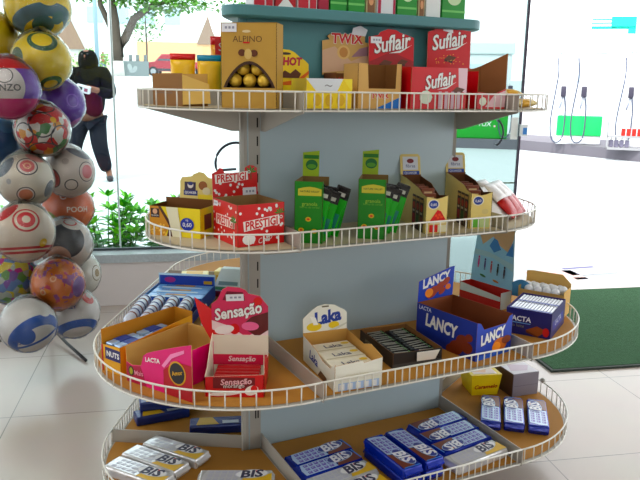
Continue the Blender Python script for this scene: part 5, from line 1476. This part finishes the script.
for i, (x, y, z, a, b_, n) in enumerate(((0.6, 0, 4.7, 1.6, .7, 420), (2.8, 0, 4.2, 1.7, .6, 460), (4.6, 0, 4.3, 1.4, .45, 220), (-1.8, 0, 4.9, 1.5, .6, 200), (7.2, .5, 4.2, 2.2, .4, 120), (10.5, 1, 4.0, 1.6, .3, 60), (0, 0, 6.6, 3.2, 1.2, 300))):
    crown(mb, Vector((x, y, z)), (a, 1.4, b_), n, 10 + i, TL)
mb.build('foliage', t, False)
t = thing('young_tree', 'thin young tree in front of the tan wall, right of the forked tree', 'tree', (-12.6, 52, yard(-12.6, 52)))
mb = MB(); mb.tube([(0, 0, 0), (.05, 0, 2), (0, 0, 4)], [.07, .06, .04], BARK, 8); mb.build('trunk', t, True)
mb = MB(); crown(mb, Vector((0, 0, 3.4)), (1.5, 1, 1.1), 260, 31, TL, .28); mb.build('foliage', t)
t = thing('low_hedge', 'pale green bush between the white pole and the dark-clothed person', 'bush', (-14.6, 46, yard(-14.6, 46)))
mb = MB(); crown(mb, Vector((0, 0, .8)), (1.5, .8, .8), 380, 41, M((150, 186, 120), .6, 0, .2, 2), .25); mb.build('foliage', t)
mb = MB(); crown(mb, Vector((0, 0, 1.0)), (.05, .05, .9), 4, 42, TL, .1)
# poles
mb = MB(); mb.tube([(0, 0, 0), (0, 0, 7)], .075, M((226, 226, 224), .5), 10); mb.tube([(0, 0, 0), (0, 0, .3)], .11, M((200, 200, 200)), 10)
solo(mb, 'street_pole', 'white street pole just left of the forked tree', 'pole', (-8.72, 30, yard(-8.72, 30)), smooth=True)
mb = MB(); mb.tube([(0, 0, 0), (0, 0, 9)], .11, M((150, 170, 180), .6), 10); mb.tube([(0, 0, 5.6), (-6, 0, 5.8)], .03, M((120, 130, 140)), 6); mb.tube([(0, 0, 6.4), (-6, 0, 6.6)], .03, M((120, 130, 140)), 6)
solo(mb, 'street_pole', 'grey utility pole with wires left of the white pole', 'pole', (-12.4, 40, yard(-12.4, 40)), smooth=True)
# tan building with a dark gable beyond
t = thing('building', 'long white building with tan base wall and brown gable across the street', 'building', (-16, 58, yard(-16, 58)), 8)
mb = MB(); mb.box((-9, 0, 0), (9.5, 6, 1.0), M((214, 200, 184), .9)); mb.box((1.2, -.1, 0), (7.4, 0, 2.6), M((222, 178, 142), .9)); mb.box((-9, .1, 1.0), (9.5, 6, 3.4), M((226, 226, 222), .9)); mb.box((-9, .3, 3.4), (6.5, 6, 6.2), M((230, 236, 238), .9)); mb.build('wall', t)
mb = MB(); mb.prism([(0, 0), (2.4, 0), (1.2, 2.7)], (-5.2, -.2, 1.9), (1, 0, 0), (0, 0, 1), .2, M((140, 118, 104), .9)); mb.prism([(0, 0), (1.6, 0), (.9, 2.2)], (5.9, -.2, 2.5), (1, 0, 0), (0, 0, 1), .2, M((140, 118, 104), .9)); mb.build('gable', t)
for x in (-2.6, -.6, 1.4, 3.4):
    mb = MB(); mb.box((x, .22, 4.0), (x + 1.2, .32, 5.2), M((170, 190, 200), .3)); mb.build('window', t)
# grey wall with posts
t = thing('garden_wall', 'low grey wall with a decorated panel and posts in front of the tan wall', 'wall', (-11.9, 47.5, yard(-11.9, 47.5)), 6)
mb = MB(); mb.box((-1.1, 0, 0), (.5, .2, .95), M((150, 158, 160), .9)); mb.build('wall_body', t)
for x in (-.65, -.2, .3):
    mb = MB(); mb.tube([(x, .1, .95), (x, .1, 1.35)], .11, M((134, 140, 142), .9), 8); mb.build('post', t, True)
mb = MB(); f = Face(mb, (-1.0, 0, .05), (1, 0, 0), (0, 0, 1), .01)
f.ell(.3, .5, .14, .25, M((196, 202, 204)), .3); f.ell(.62, .4, .14, .22, M((190, 196, 198)), -.4); f.ell(.45, .25, .2, .1, M((186, 192, 196)), 0); mb.build('decor_panel', t)
# red car
CX, CY = -9.9, 48.6
t = thing('car', 'dark red car parked before the tan wall, partly behind the yellow packets', 'car', (CX, CY, yard(CX, CY)), 4)
mb = MB(); CR = M((176, 40, 60), .3)
sec = [(-2.05, .35), (-2.1, .75), (-1.6, .9), (-1.2, .95), (-.75, 1.42), (.55, 1.45), (1.25, .98), (2.0, .86), (2.1, .6), (2.05, .32)]
rings = []
for y, s in ((-.82, .93), (-.74, 1.0), (.74, 1.0), (.82, .93)):
    rings.append([Vector((x * (.99 if s < 1 else 1), y, .32 + (z - .32) * s)) for x, z in sec])
mb.loft(rings, CR); mb.build('car_body', t)
mb = MB(); mb.poly([(-1.02, -.83, 1.0), (1.1, -.83, 1.0), (.5, -.80, 1.37), (-.7, -.80, 1.37)], M((70, 80, 90), .15)); mb.poly([(-1.18, -.68, .98), (-1.18, .68, .98), (-.78, .62, 1.39), (-.78, -.62, 1.39)], M((70, 80, 90), .15)); mb.build('window', t)
for x in (-1.3, 1.3):
    for y in (-.76, .76):
        mb = MB(); mb.loft([[Vector((x + .31 * math.cos(q), y + d, .31 + .31 * math.sin(q))) for q in [2 * PI * j / 20 for j in range(20)]] for d in (-.09, .09)], M((34, 34, 38), .8))
        mb.loft([[Vector((x + .18 * math.cos(q), y + d, .31 + .18 * math.sin(q))) for q in [2 * PI * j / 16 for j in range(16)]] for d in (-.1, .1)], M((170, 172, 176), .3, .5)); mb.build('wheel', t)
mb = MB(); mb.box((-2.13, -.65, .42), (-2.06, .65, .6), M((90, 90, 98), .5)); mb.box((-2.12, -.25, .62), (-2.07, .25, .74), M((226, 226, 226))); mb.box((-1.6, -.84, .36), (1.6, -.82, .5), M((60, 60, 70), .6)); mb.build('bumper', t)
mb = MB(); skin = None
t = thing('person', 'pedestrian in a white top walking on the far pavement', 'person', (-15.4, 51, yard(-15.4, 51)))
skin_mesh('body', [(V(0, 0, .9), .13), (V(0, 0, 1.2), .15), (V(0, 0, 1.42), .06), (V(0, 0, 1.6), .1), (V(-.2, 0, 1.3), .05), (V(-.26, -.05, .95), .04), (V(.2, 0, 1.3), .05), (V(.26, -.05, .95), .04), (V(-.09, 0, .8), .09), (V(-.12, -.1, .45), .065), (V(-.12, .05, .06), .05), (V(.09, 0, .8), .09), (V(.12, .1, .45), .065), (V(.14, .16, .06), .05)],
          [(0, 1), (1, 2), (2, 3), (1, 4), (4, 5), (1, 6), (6, 7), (0, 8), (8, 9), (9, 10), (0, 11), (11, 12), (12, 13)], t, [M((150, 110, 90), .6)], sub=1)
skin_mesh('shirt', [(V(0, 0, .95), .16), (V(0, 0, 1.2), .18), (V(-.2, 0, 1.32), .075), (V(.2, 0, 1.32), .075)], [(0, 1), (1, 2), (1, 3)], t, [M((236, 240, 244), .7)], sub=1)
skin_mesh('trousers', [(V(0, 0, .9), .15), (V(-.09, 0, .8), .11), (V(-.12, -.1, .45), .085), (V(-.12, .05, .1), .07), (V(.09, 0, .8), .11), (V(.12, .1, .45), .085), (V(.14, .16, .1), .07)], [(0, 1), (1, 2), (2, 3), (0, 4), (4, 5), (5, 6)], t, [M((120, 140, 160), .8)], sub=1)

# ================================================================== fuel pumps outside the doorway
mb = MB()
fe = [(2.2, 15.4), (4.19, 15.0), (5.1, 13.7), (5.9, 12.5), (7.4, 10.4)]
be = [(9.0, 11.4), (7.4, 13.6), (6.4, 15.4), (4.9, 17.0), (2.4, 17.2)]
pl = fe + be
k = len(pl)
mb.add([(x, y, -.03) for x, y in pl] + [(x, y, .17) for x, y in pl], [tuple(range(k, 2 * k))] + [(i, (i + 1) % k, (i + 1) % k + k, i + k) for i in range(k)], M((106, 103, 110), .9, 0, .06, 2))
tag(mb.build('kerb_island'), kind='structure')
PW = M((232, 234, 236), .4)
def pump(x, y, w, rot, panel, z0, z1, label, hoses, txt=None):
    t = thing('fuel_pump', label, 'fuel pump', (x, y, .17), rot)
    d = .55
    mb = MB(); mb.rbox((-w / 2, -d / 2, 0), (w / 2, d / 2, 1.75), PW, .03, 2); mb.rbox((-w / 2 - .04, -d / 2 - .04, 1.75), (w / 2 + .04, d / 2 + .04, 2.0), M((226, 232, 232), .4), .03, 2); mb.build('cabinet', t)
    mb = MB(); mb.rbox((-w / 2 + .0, -d / 2 - .03, z0), (w / 2, -d / 2 + .01, z1), panel, .02, 2)
    f = Face(mb, (-w / 2, -d / 2 - .03, z0), (1, 0, 0), (0, 0, 1), .006)
    if txt: f.text(txt, w * .64, (z1 - z0) * .6, w * .2, WHITE, bold=.01, shear=.15); f.ell(w * .79, (z1 - z0) * .52, .022, .022, M((240, 200, 200)))
    mb.build('green_panel', t)
    mb = MB(); mb.rbox((-w * .35, -d / 2 - .015, 1.2), (w * .35, -d / 2, 1.55), M((206, 216, 222), .3), .01, 1); mb.build('display_window', t)
    for hx in hoses:
        h = MB(); pts = [(hx, -d / 2 - .02, 1.65), (hx + .02, -d / 2 - .12, 1.3), (hx - .06, -d / 2 - .16, .5), (hx - .02, -d / 2 - .18, .12), (hx + .1, -d / 2 - .18, .05), (hx + .19, -d / 2 - .16, .2), (hx + .2, -d / 2 - .12, .7), (hx + .16, -d / 2 - .08, .95)]
        sm = []
        for i in range(len(pts) - 1):
            a, b = Vector(pts[i]), Vector(pts[i + 1]); p0 = Vector(pts[max(i - 1, 0)]); p3 = Vector(pts[min(i + 2, len(pts) - 1)])
            for q in range(5):
                u = q / 5; sm.append(.5 * ((2 * a) + (b - p0) * u + (2 * p0 - 5 * a + 4 * b - p3) * u * u + (3 * a - p0 - 3 * b + p3) * u ** 3))
        h.tube(sm, .014, M((70, 76, 96), .5), 6); ho = h.build('hose', t, True)
        nz = MB(); nz.rbox((hx + .1, -d / 2 - .12, .92), (hx + .19, -d / 2 - .02, 1.12), M((54, 50, 66), .5), .015, 2); nz.tube([(hx + .14, -d / 2 - .08, .93), (hx + .09, -d / 2 - .14, .7)], .016, M((150, 156, 170), .3, .5), 8); nz.build('nozzle', ho, True)
    return t
pump(5.1, 14.3, .84, -12, M((20, 190, 110), .4), .17, .56, 'white fuel pump with a bright green lower panel seen through the doorway', (-.5, -.12), None)
pump(3.35, 15.6, 1.3, -8, M((30, 150, 60), .4), -.0, .52, 'white fuel pump with a green lettered panel seen under the top shelf', (.5,), 'rUX')
pump(6.05, 13.6, .6, -24, M((226, 226, 228), .4), .2, .5, 'all-white fuel pump at the photo edge with hanging hoses', (-.36,), None)
t = thing('oil_stand', 'small stand of red and grey bottles beside the all-white pump', 'display rack', (5.52, 12.95, .17), -20)
mb = MB(); mb.box((-.32, -.12, 0), (.32, .12, .04), GREY); mb.box((-.32, -.12, .22), (.32, .12, .25), GREY)
for x in (-.31, .31): mb.box((x - .01, -.12, 0), (x + .01, .12, .5), GREY)
mb.build('rack_frame', t)
bt = MB(); bt.rbox((-.035, -.03, 0), (.035, .03, .13), M((206, 60, 50), .4), .01, 2); bt.tube([(0, 0, .13), (0, 0, .17)], .015, WHITE, 8)
o = solo(bt, 'bottle', 'red bottle on the small stand by the pumps', 'bottle', group='red bottles on the stand')
copies(o, [(tuple(Vector((5.52, 12.95, .17 + z)) + Vector((math.cos(math.radians(-20)) * x, math.sin(math.radians(-20)) * x, 0))), (0, 0, -.35)) for z in (.251,) for x in (-.05, .04, .13, .22)])
bt = MB(); bt.rbox((-.035, -.03, 0), (.035, .03, .13), M((120, 116, 134), .4), .01, 2); bt.tube([(0, 0, .13), (0, 0, .17)], .015, WHITE, 8)
o = solo(bt, 'bottle', 'grey bottle on the small stand by the pumps', 'bottle', group='grey bottles on the stand')
copies(o, [(tuple(Vector((5.52, 12.95, .17 + z)) + Vector((math.cos(math.radians(-20)) * x, math.sin(math.radians(-20)) * x, 0))), (0, 0, -.35)) for z in (.041,) for x in (-.24, -.15, -.06, .03)])
t = thing('hanging_sign', 'turquoise sign board on a white post above the pumps', 'sign', (6.3, 16, -.03), -15)
mb = MB(); mb.tube([(.5, .1, 0), (.5, .1, 3.4)], .05, PW, 10); mb.build('post', t, True)
mb = MB(); mb.box((-.05, -.03, 2.56), (.45, .03, 2.82), M((70, 214, 196), .4)); mb.box((-.45, -.03, 2.56), (.45, .03, 2.62), M((70, 214, 196), .4)); mb.box((-.45, -.03, 2.67), (-.05, .03, 2.7), M((70, 214, 196), .4)); mb.box((-.45, -.03, 2.74), (-.05, .03, 2.77), M((70, 214, 196), .4)); mb.box((.3, -.03, 2.46), (.45, .03, 2.56), M((70, 214, 196), .4)); mb.build('board', t)
# sticker plate on the door edge
mb = MB(); room_box(mb, 1.93, 1.975, GB - .002, GB, .91, 1.04, M((236, 238, 236), .5)); mb.build('sticker', door_o)
mb = MB(); room_box(mb, 1.985, 2.03, GB - .02, GB + .02, .93, 1.0, M((236, 238, 240), .4)); room_box(mb, 2.0, 2.025, GB - .022, GB - .018, .94, .98, M((70, 130, 200), .5)); mb.build('lock_plate', door_o)
# leaflets on the ground past the mat
for i, (x, y, r, w, d, c, lab) in enumerate(((1.62, 4.62, .2, .34, .3, (232, 196, 190), 'pinkish sheet lying outside the doorway beyond the mat'), (1.92, 4.52, .15, .4, .22, (226, 224, 226), 'printed newspaper sheet lying nearest to the mat outside the doorway'), (1.86, 4.82, .3, .36, .24, (222, 222, 228), 'printed newspaper sheet lying farther outside the doorway'))):
    mb = MB(); mb.box((-w / 2, -d / 2, 0), (w / 2, d / 2, .004), M(c, .8))
    f = Face(mb, (-w / 2, -d / 2, .004), (1, 0, 0), (0, 1, 0), .001)
    if i:
        f.rect(.04, d - .09, w - .06, d - .05, M((120, 116, 150), .8))
        for k in range(4): f.rect(.05 + .02 * k, .02 + k * .026, w - .1 + .01 * k, .03 + k * .026, M((170, 166, 190), .8)); f.k -= .0002
    solo(mb, 'newspaper_sheet' if i else 'paper_sheet', lab, 'paper', (x, y, -.03), (0, 0, r))
